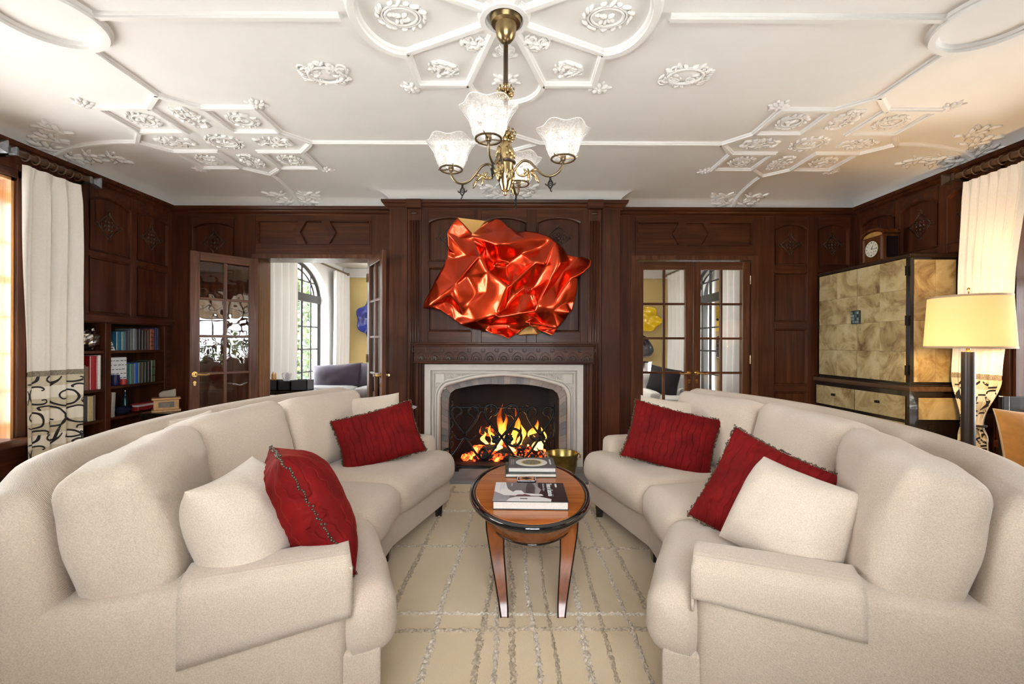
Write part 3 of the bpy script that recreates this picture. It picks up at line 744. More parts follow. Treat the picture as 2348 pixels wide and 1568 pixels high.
# ------------------------------------------------------------------ side windows in deep recesses
def side_window(n, sg, lab):
    X0 = XL if sg < 0 else XR; JM = OAK if sg < 0 else WZ
    def bx(d0, d1, y0, y1, z0, z1): 
        a, b = sorted((X0+sg*d0, X0+sg*d1)); return MB().box(a, b, y0, y1, z0, z1)
    r = thing('window_%d' % n, (X0+sg*0.5, (WY0+WY1)/2, WZ0), lab, kind='structure')
    bx(-0.005, 0.54, WY0-0.001, WY0+0.02, WZ0, WZ1).build('jamb', JM, r); bx(-0.005, 0.54, WY1-0.02, WY1+0.001, WZ0, WZ1).build('jamb', JM, r)
    bx(-0.005, 0.54, WY0, WY1, WZ1-0.02, WZ1+0.001).build('head', OAK, r)
    bx(-0.09, 0.54, WY0-0.03, WY1+0.06, WZ0-0.045, WZ0+0.012).build('sill', WY, r, bevel=0.01)
    bx(-0.028, 0.02, WY1, WY1+0.065, WZ0+0.012, 2.55).build('casing', WZ, r, bevel=0.006); bx(-0.028, 0.02, WY0-0.065, WY0, WZ0+0.012, 2.55).build('casing', WZ, r, bevel=0.006)
    bx(-0.028, 0.02, WY0-0.065, WY1+0.065, WZ1, WZ1+0.065).build('casing', WY, r, bevel=0.006)
    y0, y1, z0, z1 = WY0+0.02, WY1-0.02, WZ0+0.012, WZ1-0.02
    for i in range(4):
        y = y0+(y1-y0)*i/3; bx(0.44, 0.5, y-0.03, y+0.03, z0, z1).build('mullion', STEEL, r)
    for z in (z0+0.02, z0+1.2, z1-0.02): bx(0.44, 0.5, y0, y1, z-0.025, z+0.025).build('transom', STEEL, r)
    for i in range(3):
        a, b = y0+(y1-y0)*i/3, y0+(y1-y0)*(i+1)/3; mid = (a+b)/2
        bx(0.455, 0.485, mid-0.011, mid+0.011, z0, z1).build('glazing_bar', STEEL, r)
    for z in (z0+0.3, z0+0.6, z0+0.9, z0+1.5): bx(0.455, 0.485, y0, y1, z-0.011, z+0.011).build('glazing_bar', STEEL, r)
    for i in range(3):
        a, b = y0+(y1-y0)*i/3+0.03, y0+(y1-y0)*(i+1)/3-0.03; xx = X0+sg*0.47
        for c, d in ((z0+0.045, z0+1.175), (z0+1.225, z1-0.045)):
            MB().add([(xx, a, c), (xx, b, c), (xx, b, d), (xx, a, d)], [(0,1,2,3)]).build('pane', GLASS, r)
side_window(1, -1, 'deep oak-lined window beside the ivory curtain with black scrolls')
side_window(2, 1, 'deep oak-lined window beside the lamp-lit curtain')
r = thing('window_3', (0, YF-0.15, 1.0), 'unseen window added in the front wall for light from behind', kind='structure')  # assumed opening behind the camera, added to light the sofa fronts
for x in (-0.9, -0.3, 0.3, 0.9): MB().box(x-0.025, x+0.025, YF-0.2, YF-0.12, 1.0, 2.3).build('mullion', WZ, r)
for z in (1.02, 2.28): MB().box(-0.9, 0.9, YF-0.2, YF-0.12, z-0.03, z+0.03).build('transom', WX, r)
for a in (-0.875, -0.275, 0.325): MB().add([(a, YF-0.16, 1.05), (a+0.55, YF-0.16, 1.05), (a+0.55, YF-0.16, 2.25), (a, YF-0.16, 2.25)], [(0,1,2,3)]).build('pane', GLASS, r)
# ------------------------------------------------------------------ fireplace
FX = -0.08; FY = 4.655
fp = thing('fireplace', (FX, 4.62, 0), 'carved limestone fireplace with Tudor arch under a mahogany mantel', 'fireplace')
mS = lambda u, z, d: (FX+u, FY-d, z)
def tudor(hw, zs, zp, r=0.13, n=10, n2=14):
    """right half from the springing to the crown"""
    pts = [(hw, zs)]; cx = hw-r
    for k in range(1, n+1):
        a = radians(68)*k/n; pts.append((cx+r*cos(a), zs+r*sin(a)))
    x0, z0 = pts[-1]
    for k in range(1, n2+1):
        t = k/n2; pts.append((x0*(1-t), z0+(zp-z0)*t+0.022*sin(pi*t)))
    return pts
HA = tudor(0.64, 0.715, 0.934); HB = tudor(0.568, 0.69, 0.845, 0.11)
full = lambda h: h+[(-u, z) for u, z in h[::-1][1:]]
OW, OZ = 0.797, 1.053
MB().pris(mS, full(HA)+[(-OW, 0.715), (-OW, OZ), (OW, OZ), (OW, 0.715)], -0.05, 0.03).build('lintel_stone', STONE, fp)
for s in (-1, 1):
    MB().pris(mS, [(s*0.64, 0), (s*OW, 0), (s*OW, 0.712), (s*0.64, 0.712)], -0.05, 0.03).build('jamb_stone', STONE, fp, bevel=0.002, seg=1)
# border mouldings
for a, b, nm in ((OW, OW-0.062, 'outer_border'),):
    mb = MB()
    for s in (-1, 1): mb.pris(mS, [(s*a, 0), (s*b, 0), (s*b, OZ-0.062), (s*a, OZ)], 0.03, 0.064)
    mb.pris(mS, [(-a, OZ), (-b, OZ-0.062), (b, OZ-0.062), (a, OZ)], 0.03, 0.064); mb.build(nm, STONE, fp, bevel=0.004, seg=2)
mb = MB(); q = OW-0.085
mb.tube([mS(-q, 0, 0.04), mS(-q, OZ-0.085, 0.04), mS(q, OZ-0.085, 0.04), mS(q, 0, 0.04)], 0.0155, 6, up=(0, -1, 0)); mb.build('bead_moulding', STONE, fp)
for off, rr, dd in ((0.018, 0.016, 0.038), (0.046, 0.009, 0.036)):
    ps = full([(u+off*(1 if i < 12 else 0.25), z+off*(i/12 if i < 12 else 1)) for i, (u, z) in enumerate(HA)])
    pts = [mS(ps[0][0], 0, dd)]+[mS(u, z, dd) for u, z in ps]+[mS(ps[-1][0], 0, dd)]
    MB().tube(pts, rr, 8, up=(0, -1, 0)).build('arch_moulding', STONE, fp, smooth=True)
for s in (-1, 1):   # spandrels
    MB().pris(mS, [(s*0.60, 0.862), (s*0.675, 0.862), (s*0.690, 0.85), (s*0.690, 0.955), (s*0.60, 0.955)], 0.03, 0.046).build('shield', STONE, fp, bevel=0.002, seg=1)
    mb = MB()
    for i, (u, z, r) in enumerate([(0.545, 0.915, 0.036), (0.470, 0.930, 0.030), (0.405, 0.935, 0.026), (0.345, 0.943, 0.020), (0.295, 0.949, 0.015), (0.25, 0.953, 0.012)]):
        for k in range(5):
            a = k*2*pi/5; p = Vector(mS(s*(u+r*0.4*cos(a)), z+r*0.4*sin(a), 0.031)); mb.ell(p, (r*0.32, 0.011, r*0.32), None, 6, 4)
        mb.ell(mS(s*u, z, 0.033), (r*0.18, 0.008, r*0.18), None, 6, 4)
        mb.tube([mS(s*x, y, 0.032) for x, y in spiral((u, z), r, r*0.9, 0.5+i*3, 6.0+i*3, 16)], 0.0058, 5)
    mb.build('spandrel_carving', STONE, fp, smooth=True); mb = MB()
    for k in range(4): mb.tube([mS(s*x, y, 0.032) for x, y in spiral((0.668-k*0.018, 0.80+k*0.008), 0.03, 0.012, 0.6+k, 3.4+k, 10)], 0.005, 5)
    mb.build('leaf_carving', STONE, fp, smooth=True)
# brick lining
def along(h, n):
    P = [(h[0][0], 0.0)]+h; L = [0]
    for a, b in zip(P, P[1:]): L.append(L[-1]+sqrt((a[0]-b[0])**2+(a[1]-b[1])**2))
    def at(t):
        for i in range(len(P)-1):
            if L[i+1] >= t-1e-9:
                f = (t-L[i])/max(1e-9, L[i+1]-L[i]); return (P[i][0]+(P[i+1][0]-P[i][0])*f, P[i][1]+(P[i+1][1]-P[i][1])*f)
        return P[-1]
    return [at(L[-1]*k/n) for k in range(n+1)]
O = along(HA, 21); I = along(HB, 21); random.seed(11)
for s in (-1, 1):
    for k in range(21):
        pts = [O[k], O[k+1], I[k+1], I[k]]; cu = sum(p[0] for p in pts)/4; cz_ = sum(p[1] for p in pts)/4
        pts = [(s*(cu+(u-cu)*0.95), cz_+(z-cz_)*0.93) for u, z in pts]
        MB().pris(mS, pts, -0.11, -0.02+random.uniform(-0.003, 0.003)).build('brick', random.choice(BRK), fp)
    mo = MB().loft([[mS(s*u, z, -0.028) for u, z in [(O[0][0], 0)]+O], [mS(s*u, z, -0.028) for u, z in [(I[0][0], 0)]+I]], caps=False, closed=False); mo.build('mortar', flat('mortar', (0.36,0.32,0.28), 0.9), fp)
# firebox
mb = MB(); x0, x1, y0, y1, zt = FBX[0]+0.03, FBX[1]-0.03, 4.70, 5.10, 0.93
mb.add([(x0,y0,0.03),(x1,y0,0.03),(x1-0.12,y1,0.03),(x0+0.12,y1,0.03),(x0,y0,zt),(x1,y0,zt),(x1-0.12,y1,zt),(x0+0.12,y1,zt)], [(0,1,2,3),(4,7,6,5),(1,5,6,2),(2,6,7,3),(3,7,4,0)])
mb.build('firebox', SOOT, fp)
mb = MB(); hb = full(HB); mb.pris(lambda u, z, d: (FX+u, FY+0.11-d, z), hb+[(-0.62, 0.6), (-0.62, 0.94), (0.62, 0.94), (0.62, 0.6)], -0.005, 0.0); mb.build('smoke_hood', SOOT, fp)
# hearth slab
MB().box(FX-1.08, FX+1.08, 4.09, 4.66, 0.0, 0.03).build('hearth', SLATE, fp, bevel=0.006)
MB().box(x0, x1, 4.6, 5.1, 0.0, 0.034).build('fire_floor', SOOT, fp)
# mantel
MW = 0.885
mb = MB().box(FX-MW, FX+MW, 4.515, 4.655, 1.075, 1.235).build('mantel_frieze', WX, fp, bevel=0.003)
MB().box(FX-MW-0.018, FX+MW+0.018, 4.475, 4.655, 1.25, 1.272).build('mantel_shelf', WX, fp, bevel=0.007)
MB().box(FX-MW-0.008, FX+MW+0.008, 4.495, 4.655, 1.235, 1.251).build('mantel_moulding', WX, fp, bevel=0.005)
mb2 = MB().box(FX-MW-0.006, FX+MW+0.006, 4.50, 4.655, 1.066, 1.082).build('mantel_moulding', WX, fp, bevel=0.005)
for i in range(13):
    u = FX-MW+0.068*2*(i+0.5)+0.0; sh = MB()
    for k in range(9):
        a = pi*(k+0.5)/9; L = 0.036
        sh.ell((u+L*0.6*cos(a), 4.513, 1.098+L*0.75*sin(a)), (0.0075, 0.006, L*0.55), Matrix.Rotation(-(a-pi/2), 3, 'Y'), 6, 4)
    sh.tube([(u+0.052*cos(pi*k/12), 4.513, 1.098+0.075*sin(pi*k/12)) for k in range(13)], 0.004, 5)
    for s in (-1, 1): sh.tube([(u+s*0.068-s*x, 4.513, z) for x, z in spiral((0.0, 1.19), 0.022, 0.006, 2.0, 6.5, 10)], 0.0035, 5)
    sh.build('carved_shell', CARVE, mb, smooth=True)
for s in (-1, 1):   # stepped wooden surround
    for a, b, d in ((0.797, 0.828, 0.05), (0.828, 0.852, 0.072), (0.852, 0.882, 0.095)):
        MB().pris(mS, [(s*a, 0), (s*b, 0), (s*b, 1.07), (s*a, 1.07)], -0.01, d).build('surround_moulding', WZ, fp, bevel=0.004, seg=2)
for a, b, d in ((1.053, 1.062, 0.05), (1.058, 1.068, 0.09)):
    MB().pris(mS, [(-0.85, a), (0.85, a), (0.85, b), (-0.85, b)], -0.01, d).build('surround_moulding', WX, fp, bevel=0.003, seg=1)
# ------------------------------------------------------------------ fire
def firemat():
    m, nt, b = nmat('embers'); v = coords(nt); f = noi(nt, v, 9, 4, 0.65)
    setb(b, color=(0.02,0.014,0.01), rough=0.9, ems=5.0)
    nt.links.new(ramp(nt, f, [(0.50, (0,0,0)), (0.58, (0.45,0.03,0.005)), (0.70, (1.0,0.20,0.03)), (0.8, (1.0,0.5,0.15))]), b.inputs['Emission Color']); return m
EMB = firemat()
def flamemat(H):
    m, nt, b = nmat('flame'); nt.nodes.remove(b); out = nt.nodes['Material Output']
    v = coords(nt); s = N(nt, 'ShaderNodeSeparateXYZ'); nt.links.new(v, s.inputs[0])
    n = noi(nt, coords(nt, (14, 14, 5)), 1.0, 3, 0.6, 0.5)
    q = N(nt, 'ShaderNodeMath', operation='MULTIPLY_ADD'); q.inputs[1].default_value = 1/H; nt.links.new(s.outputs[2], q.inputs[0])
    n2 = N(nt, 'ShaderNodeMath', operation='MULTIPLY_ADD'); n2.inputs[1].default_value = 0.9; n2.inputs[2].default_value = -0.45; nt.links.new(n, n2.inputs[0]); nt.links.new(n2.outputs[0], q.inputs[2])
    c = ramp(nt, q.outputs[0], [(0.0, (1.0,0.62,0.22)), (0.4, (1.0,0.42,0.06)), (0.75, (0.95,0.20,0.012)), (1.0, (0.55,0.06,0.003))])
    e = N(nt, 'ShaderNodeEmission'); e.inputs[1].default_value = 2.3; nt.links.new(c, e.inputs[0])
    lw = N(nt, 'ShaderNodeLayerWeight'); lw.inputs[0].default_value = 0.5
    al = N(nt, 'ShaderNodeMath', operation='MULTIPLY_ADD'); al.inputs[1].default_value = -1.0; al.inputs[2].default_value = 1.0; nt.links.new(lw.outputs['Facing'], al.inputs[0])
    a2 = ramp(nt, q.outputs[0], [(0.0, (0.85,)*3), (0.5, (0.7,)*3), (1.0, (0.12,)*3)])
    a3 = N(nt, 'ShaderNodeMath', operation='MULTIPLY'); nt.links.new(al.outputs[0], a3.inputs[0]); nt.links.new(a2, a3.inputs[1])
    t = N(nt, 'ShaderNodeBsdfTransparent'); mx = N(nt, 'ShaderNodeMixShader'); nt.links.new(a3.outputs[0], mx.inputs[0])
    nt.links.new(t.outputs[0], mx.inputs[1]); nt.links.new(e.outputs[0], mx.inputs[2]); nt.links.new(mx.outputs[0], out.inputs[0]); return m
BARK = plain('charred_log', (0.03,0.022,0.016), 0.9, var=0.6, vs=30, bmp=0.8, bs=40)
def log(p0, p1, r, seed, label, mat):
    p0, p1 = Vector(p0), Vector(p1); mb = MB(); n = 12; path = [p0.lerp(p1, k/10) for k in range(11)]
    mb.tube(path, [r*(0.9+0.18*noise.noise(Vector((k*0.7, seed, 0)))) for k in range(11)], n)
    mb.v = [p+Vector((noise.noise(p*22+Vector((seed,0,0))), noise.noise(p*22+Vector((0,seed,3))), noise.noise(p*22+Vector((5,0,seed)))))*r*0.22 for p in mb.v]
    o = mb.build('log', mat, None, smooth=True, angle=50); return tag(o, label, 'log', 'logs burning in the fireplace')
GY = 4.84
log((-0.40, GY+0.02, 0.13), (0.16, GY-0.03, 0.15), 0.055, 1, 'charred log glowing at the front of the fire', EMB)
log((0.02, GY+0.12, 0.13), (0.33, GY-0.02, 0.30), 0.055, 2, 'black charred log leaning up beside the flames', BARK)
log((-0.33, GY+0.05, 0.34), (0.10, GY+0.12, 0.20), 0.05, 3, 'split log with red glowing edge lying across the fire', EMB)
log((-0.25, GY+0.16, 0.14), (0.25, GY+0.16, 0.15), 0.06, 4, 'log at the rear of the fire behind the flames', EMB)
log((-0.36, GY-0.03, 0.085), (0.10, GY-0.06, 0.075), 0.045, 5, 'low glowing log close to the fire floor', EMB)
mb = MB(); random.seed(5)
for k in range(70): mb.ell((random.uniform(-0.5, 0.35), random.uniform(GY-0.1, GY+0.2), 0.055+random.uniform(0, 0.03)), [random.uniform(0.02, 0.045)]*3, None, 6, 4)
tag(mb.build('ember_bed', EMB), 'bed of glowing embers and ash under the logs', 'embers', kind='stuff')
FLM = flamemat(0.34)
fl = thing('fire_flames', (-0.08, GY+0.05, 0.15), 'yellow and orange flames rising from the burning logs', 'flames')
for i, (u, y, z, h, r, lean) in enumerate([(-0.125, 0.06, .2, .43, .048, .02), (-0.06, .10, .22, .30, .04, -.02), (.03, .08, .2, .38, .045, .03), (-.2, .08, .19, .21, .04, -.03), (-.28, .05, .2, .13, .035, -.02), (.10, .1, .18, .22, .045, .02), (.17, .08, .17, .2, .04, .05), (.24, .12, .15, .30, .06, .02), (.32, .1, .13, .24, .05, .01), (-.15, .0, .14, .11, .04, .02), (.0, -.02, .14, .1, .04, 0.0), (0.26, .03, .14, .16, .035, -.02)]):
    mb = MB(); rings = []
    for k in range(13):
        t = k/12; rr = r*(sin(pi*min(1, t*0.85+0.15))**0.8)*(1-t*0.55) if k < 12 else 0.001
        ox = lean*t+0.02*sin(t*7+i*2); oy = 0.01*sin(t*5+i)
        rings.append([Vector((u+ox+rr*cos(2*pi*q/10), GY+y-0.05+oy+rr*0.7*sin(2*pi*q/10), z+h*t)) for q in range(10)])
    mb.loft(rings); mb.build('flame', FLM, fl, smooth=True)
l = bpy.data.lights.new('fire_light', 'POINT'); l.energy = 2.5; l.color = (1, 0.45, 0.15); l.shadow_soft_size = 0.12; o = bpy.data.objects.new('fire_light', l); COL.objects.link(o); o.location = (-0.02, GY-0.03, 0.36)
# fire screen
fs = thing('fire_screen', (FX, 4.5, 0.03), 'black wrought iron fire screen with scrolls and hearts', 'fire screen')
SY = 4.52
def sc2(pts, r=0.009, name='scroll', y=SY, n=6):
    mb = MB(); mb.tube([(FX+u, y, z) for u, z in pts], r*1.3, n); return mb.build(name, IRON, fs, smooth=True)
def bez(a, b, c, d, n=16): return [((1-t)**3*a[0]+3*(1-t)**2*t*b[0]+3*(1-t)*t*t*c[0]+t**3*d[0], (1-t)**3*a[1]+3*(1-t)**2*t*b[1]+3*(1-t)*t*t*c[1]+t**3*d[1]) for t in [k/n for k in range(n+1)]]
def heart(cx, cz_, w, h, r):
    for s in (-1, 1):
        stem = bez((cx, cz_), (cx+s*w*0.35, cz_+h*0.35), (cx+s*w*0.55, cz_+h*0.55), (cx+s*w*0.55, cz_+h*0.75))
        c = (cx+s*w*0.30, cz_+h*0.75); cur = [(c[0]+s*(w*0.25*(1-0.55*t))*cos(t*4.6), c[1]+w*0.25*(1-0.5*t)*sin(t*4.6)) for t in [k/18 for k in range(1, 19)]]
        sc2(stem+cur, r)
        for t, sg in ((0.35, 1), (0.6, -1), (0.8, 1)):
            p = stem[int(t*16)]; q = [(p[0]+s*sg*0.05*k/6, p[1]+0.05*sin(k/6*1.9)) for k in range(7)]
            mb = MB(); mb.tube([(FX+a, SY, b) for a, b in q], [0.004, .008, .011, .011, .009, .006, .002], 6, flat=0.5); mb.build('iron_leaf', IRON, fs)
heart(-0.02, 0.34, 0.30, 0.34, 0.010); heart(-0.38, 0.36, 0.24, 0.30, 0.008); heart(0.36, 0.36, 0.24, 0.30, 0.008)
for cx in (-0.38, -0.02, 0.36):
    for s in (-1, 1):
        sc2(bez((cx, 0.34), (cx+s*0.06, 0.25), (cx+s*0.12, 0.14), (cx+s*0.17, 0.12))+[(cx+s*(0.17+0.05*sin(t)), 0.12+0.05*(1-cos(t))) for t in [k*0.35 for k in range(1, 11)]], 0.009)
        sc2(bez((cx, 0.34), (cx+s*0.03, 0.30), (cx+s*0.09, 0.30), (cx+s*0.1, 0.36), 10), 0.007)
sc2([(0.10+0.075*cos(t), 0.335+0.085*sin(t)) for t in [k*2*pi/24 for k in range(25)]], 0.010)
for cx, z in ((-0.075, 0.315), (0.05, 0.32)):
    mb = MB()
    for k in range(5):
        a = k*2*pi/5; mb.ell((FX+cx+0.024*cos(a), SY, z+0.024*sin(a)), (0.024, 0.01, 0.024), None, 8, 5)
    mb.build('iron_rosette', IRON, fs, smooth=True)
for u in (-0.53, 0.50):
    for k in range(6):
        s = 1 if u < 0 else -1
        sc2([(u+s*(0.03*sin(t)), 0.12+k*0.1+0.045*(1-cos(t))) for t in [q*0.3 for q in range(9)]], 0.006)
    sc2([(u, 0.03), (u, 0.66)], 0.008, 'frame_bar')
sc2([(-0.53, 0.04), (0.50, 0.04)], 0.009, 'frame_bar'); sc2([(-0.53, 0.63), (0.50, 0.63)], 0.006, 'frame_bar')
for cx in (-0.2, 0.17):
    sc2([(cx-0.06+0.03*cos(t), 0.62+0.04*sin(t)) for t in [k*0.35 for k in range(13)]], 0.006); sc2([(cx+0.05+0.03*cos(pi-t), 0.62+0.04*sin(t)) for t in [k*0.35 for k in range(13)]], 0.006)
for u in (-0.45, 0.42): MB().box(FX+u-0.02, FX+u+0.02, SY-0.12, SY+0.1, 0.03, 0.045).build('foot', IRON, fs)
# brass bucket by the hearth
bk = thing('brass_bucket', (0.475, 4.3, 0.03), 'round brass kindling bucket on the hearth behind the coffee table', 'bucket')
mb = MB(); mb.lathe([(0.0, 0.0), (0.115, 0.0), (0.12, 0.02), (0.145, 0.19), (0.15, 0.2), (0.155, 0.206), (0.149, 0.211), (0.142, 0.2), (0.117, 0.025), (0.0, 0.022)], (0.475, 4.3, 0.03), 32); mb.build('bowl', plain('dull_brass', (0.30,0.23,0.08), 0.3, 1.0, var=0.3, vs=14), bk, smooth=True, angle=40)
for s in (-1, 1):
    mb = MB(); mb.tube([(0.475+s*(0.15+0.02*sin(t)), 4.3, 0.21+0.03*cos(t)) for t in [k*pi/6 for k in range(12)]], 0.006, 6, closed=True); mb.build('lug', BRASS, bk, smooth=True)
def twig(base, tips, label):
    mb = MB()
    for t in tips: mb.tube(catmull([base, Vector(base).lerp(Vector(t), 0.5)+Vector((0, 0, 0.012)), t], 4), [0.006]*6+[0.004]*2+[0.003], 6)
    return tag(mb.build('kindling_twig', flat('pale_twig_%s' % label[:8], (0.45,0.36,0.24), 0.7)), label, 'twig')
twig((0.40, 4.28, 0.06), [(0.30, 4.22, 0.27), (0.285, 4.2, 0.255), (0.31, 4.2, 0.285), (0.262, 4.2, 0.283)], 'pale dry twig sticking out of the brass bucket')
twig((0.38, 4.24, 0.10), [(0.05, 4.16, 0.235), (0.02, 4.15, 0.25), (0.0, 4.14, 0.215), (-0.02, 4.15, 0.235)], 'long pale forked twig reaching from the brass bucket over the hearth')
# ------------------------------------------------------------------ crumpled red wall sculpture
def rs(cx, cy, h):
    px, py = 960+cx/4.9, 480+cy/4.9; Y = 4.56-h
    return Vector(((px-1174)*Y/FPX, Y, CAMZ-(py-788)*Y/FPX))
OUT = [(430,95,.10),(520,190,.06),(600,275,.02),(690,200,.03),(780,140,.05),(860,108,.08),(910,120,.09),(1000,190,.08),(1110,255,.08),(1220,245,.10),(1330,262,.11),(1450,300,.10),(1540,360,.09),(1620,440,.08),(1660,505,.07),(1790,540,.05),(1830,525,.04),(1935,570,.16),(1925,635,.18),(1850,705,.16),(1780,770,.12),(1770,930,.08),(1745,1040,.06),(1720,1145,.06),(1690,1155,.10),(1640,1240,.05),(1560,1330,.06),(1500,1415,.10),(1400,1375,.10),(1310,1330,.04),(1250,1300,.12),(1150,1355,.06),(1100,1400,.08),(1010,1450,.14),(940,1420,.12),(830,1395,.10),(740,1360,.06),(600,1340,.05),(490,1305,.08),(400,1245,.07),(330,1190,.09),(240,1130,.08),(110,1110,.06),(50,1110,.04),(65,1040,.06),(140,900,.07),(190,790,.07),(240,700,.08),(290,610,.08),(322,530,.07),(330,430,.09),(318,262,.12),(370,170,.12)]
INN = [(600,312,.10),(860,385,.21),(990,372,.22),(1200,335,.18),(1470,322,.15),(1100,300,.13),(860,250,.12),(700,300,.13),(450,330,.06),(640,410,.09),(750,430,.05),(755,555,.04),(870,560,.08),(540,522,.11),(420,570,.05),(410,500,.08),(330,480,.06),(690,510,.20),(640,545,.19),(400,850,.17),(250,960,.14),(120,1085,.10),(530,750,.10),(700,800,.13),(640,950,.10),(775,690,.18),(830,640,.12),(880,600,.14),(970,660,.05),(1020,600,.06),(960,480,.13),(1010,820,.11),(1000,868,.17),(1050,840,.15),(1065,700,.12),(1310,588,.23),(1410,615,.21),(1200,640,.15),(1150,500,.12),(1350,450,.10),(1270,900,.05),(1180,860,.09),(1530,370,.17),(1420,640,.13),(1590,600,.21),(1480,780,.19),(1340,1045,.21),(1300,960,.12),(1620,690,.05),(1500,860,.08),(1700,770,.14),(1530,1025,.16),(1560,900,.09),(1650,1050,.08),(1300,1090,.08),(1190,945,.13),(1100,960,.09),(1030,890,.12),(970,1120,.07),(870,1175,.15),(905,1207,.20),(1120,1165,.21),(1310,1140,.20),(1500,1140,.17),(760,930,.14),(560,1080,.12),(500,1200,.09),(350,960,.16),(380,1080,.06),(280,1050,.05),(450,1060,.15),(640,1255,.15),(480,1290,.12),(850,1215,.12),(800,1300,.05),(1000,1290,.06),(1200,1265,.13),(1240,1270,.14),(1400,1290,.06),(1560,1325,.12),(1300,1200,.07),(960,1390,.12),(1000,1330,.07),(1690,600,.05),(1760,650,.07)]
CR = [((600,312),(860,385)),((860,385),(990,372)),((990,372),(1200,335)),((1200,335),(1470,322)),((318,262),(540,522)),((690,510),(400,850)),((400,850),(120,1085)),((690,510),(775,690)),((775,690),(1000,868)),((1000,868),(1050,840)),((1050,840),(1310,588)),((1310,588),(1410,615)),((1000,868),(870,1175)),((870,1175),(905,1207)),((905,1207),(1120,1165)),((1120,1165),(1310,1140)),((1310,1140),(1500,1140)),((1530,370),(1420,640)),((1590,600),(1480,780)),((1480,780),(1340,1045)),((1340,1045),(1300,960)),((1700,770),(1530,1025)),((1850,705),(1700,770)),((1000,868),(760,930)),((760,930),(560,1080)),((640,1255),(480,1290)),((870,1175),(640,1255)),((1200,1265),(1000,1330)),((1240,1270),(1560,1325)),((350,960),(450,1060)),((540,522),(690,510)),((970,660),(1065,700)),((1620,690),(1500,860))]
allp = OUT+INN; idx = {(p[0], p[1]): i for i, p in enumerate(allp)}
ed = [(i, (i+1) % len(OUT)) for i in range(len(OUT))]+[(idx[a], idx[b]) for a, b in CR]
vv, ee, ff, ov, oe, of = delaunay_2d_cdt([Vector((p[0], -p[1])) for p in allp], ed, [tuple(range(len(OUT)))[::-1]], 1, 0.01)
def hh(i, v):
    if ov[i]: return allp[ov[i][0]][2]
    return min(allp, key=lambda p: (p[0]-v.x)**2+(p[1]+v.y)**2)[2]
me = bpy.data.meshes.new('crumpled_sheet')
me.from_pydata([tuple(rs(v.x, -v.y, hh(i, v)*1.5-0.045)) for i, v in enumerate(vv)], [], [tuple(f) for f in ff]); me.update()
bm = bmesh.new(); bm.from_mesh(me); bmesh.ops.recalc_face_normals(bm, faces=bm.faces)
for it in range(2):
    bmesh.ops.subdivide_edges(bm, edges=bm.edges[:], cuts=1, use_grid_fill=True)
    inner = [v for v in bm.verts if not v.is_boundary]
    for q in range(2 if it == 0 else 2): bmesh.ops.smooth_vert(bm, verts=inner, factor=0.26, use_axis_x=False, use_axis_y=True, use_axis_z=False)
bmesh.ops.subdivide_edges(bm, edges=bm.edges[:], cuts=1, use_grid_fill=True)
bmesh.ops.smooth_vert(bm, verts=[v for v in bm.verts if not v.is_boundary], factor=0.2, use_axis_x=True, use_axis_y=True, use_axis_z=True)
for v in bm.verts:
    q = v.co*11; v.co.y += 0.0035*noise.noise(q)+0.0018*noise.noise(q*2.3)
    f = min(1.0, 1.0)
bm.to_mesh(me); bm.free()
me.polygons.foreach_set('use_smooth', [True]*len(me.polygons)); me.materials.append(REDM)
art = thing('wall_sculpture', (-0.05, 4.55, 1.75), 'large crumpled glossy red metal sheet hung above the mantel', 'sculpture')
o = bpy.data.objects.new('crumpled_sheet', me); COL.objects.link(o); o.parent = art; o.matrix_parent_inverse = Matrix.Translation(-Vector((-0.05, 4.55, 1.75)))
q = o.modifiers.new('solid', 'SOLIDIFY'); q.thickness = 0.003
GOLDB = plain('brushed_gold_back', (0.50,0.30,0.10), 0.3, 0.9)
for pts in ([(430,95,.05),(740,130,.02),(860,112,.0),(610,300,-.02)], [(1080,1330,.02),(1120,1410,.05),(1340,1405,.04),(1420,1340,.0),(1250,1280,.02)]):
    P = [rs(*p) for p in pts]; mb = MB(); mb.add(P, [tuple(range(len(P)))]); tag(mb.build('folded_flap', GOLDB, art, solid=0.003), 'folded-over flap showing the bronze reverse')
MB().box(-0.35, 0.25, 4.56, 4.648, 1.72, 1.76).build('wall_bracket', IRON, art)
# ------------------------------------------------------------------ rug
rug = thing('area_rug', (0, 2, 0), 'beige wool rug with wandering shaggy grid lines under both sofas', 'rug')
MB().box(-2.9, 3.0, -0.42, 4.07, 0.0, 0.012).build('rug_field', RUG, rug, bevel=0.004)
random.seed(21)
def pile(fn, L, w, k):
    mb = MB(); n = int(L/0.010); rnd = random.Random(k)
    mb.grid(5, n, lambda a, b: (lambda p, s: Vector((p[0]+s[0]*(a-0.5)*w*(1+0.5*rnd.uniform(-1, 1)), p[1]+s[1]*(a-0.5)*w*(1+0.5*rnd.uniform(-1, 1)), 0.011+(0.013*rnd.random() if 0 < a < 1 else 0))))(*fn(b)))
    return mb.build('pile_line', SHAG[k % 2], rug)
k = 0
for x, wd in ((-2.3, .03), (-1.9, .03), (-0.52, .028), (-0.315, .03), (-0.135, .03), (-0.095, .022), (-0.012, .028), (0.105, .024), (0.20, .018), (0.335, .032), (0.40, .02), (0.50, .022), (0.62, .03), (2.2, .03)):
    pile(lambda b, x=x, k=k: ((x+0.03*sin(b*5+k)+0.012*noise.noise(Vector((b*9, k, 0))), -0.3+b*4.3), (1, 0)), 4.3, wd, k); k += 1
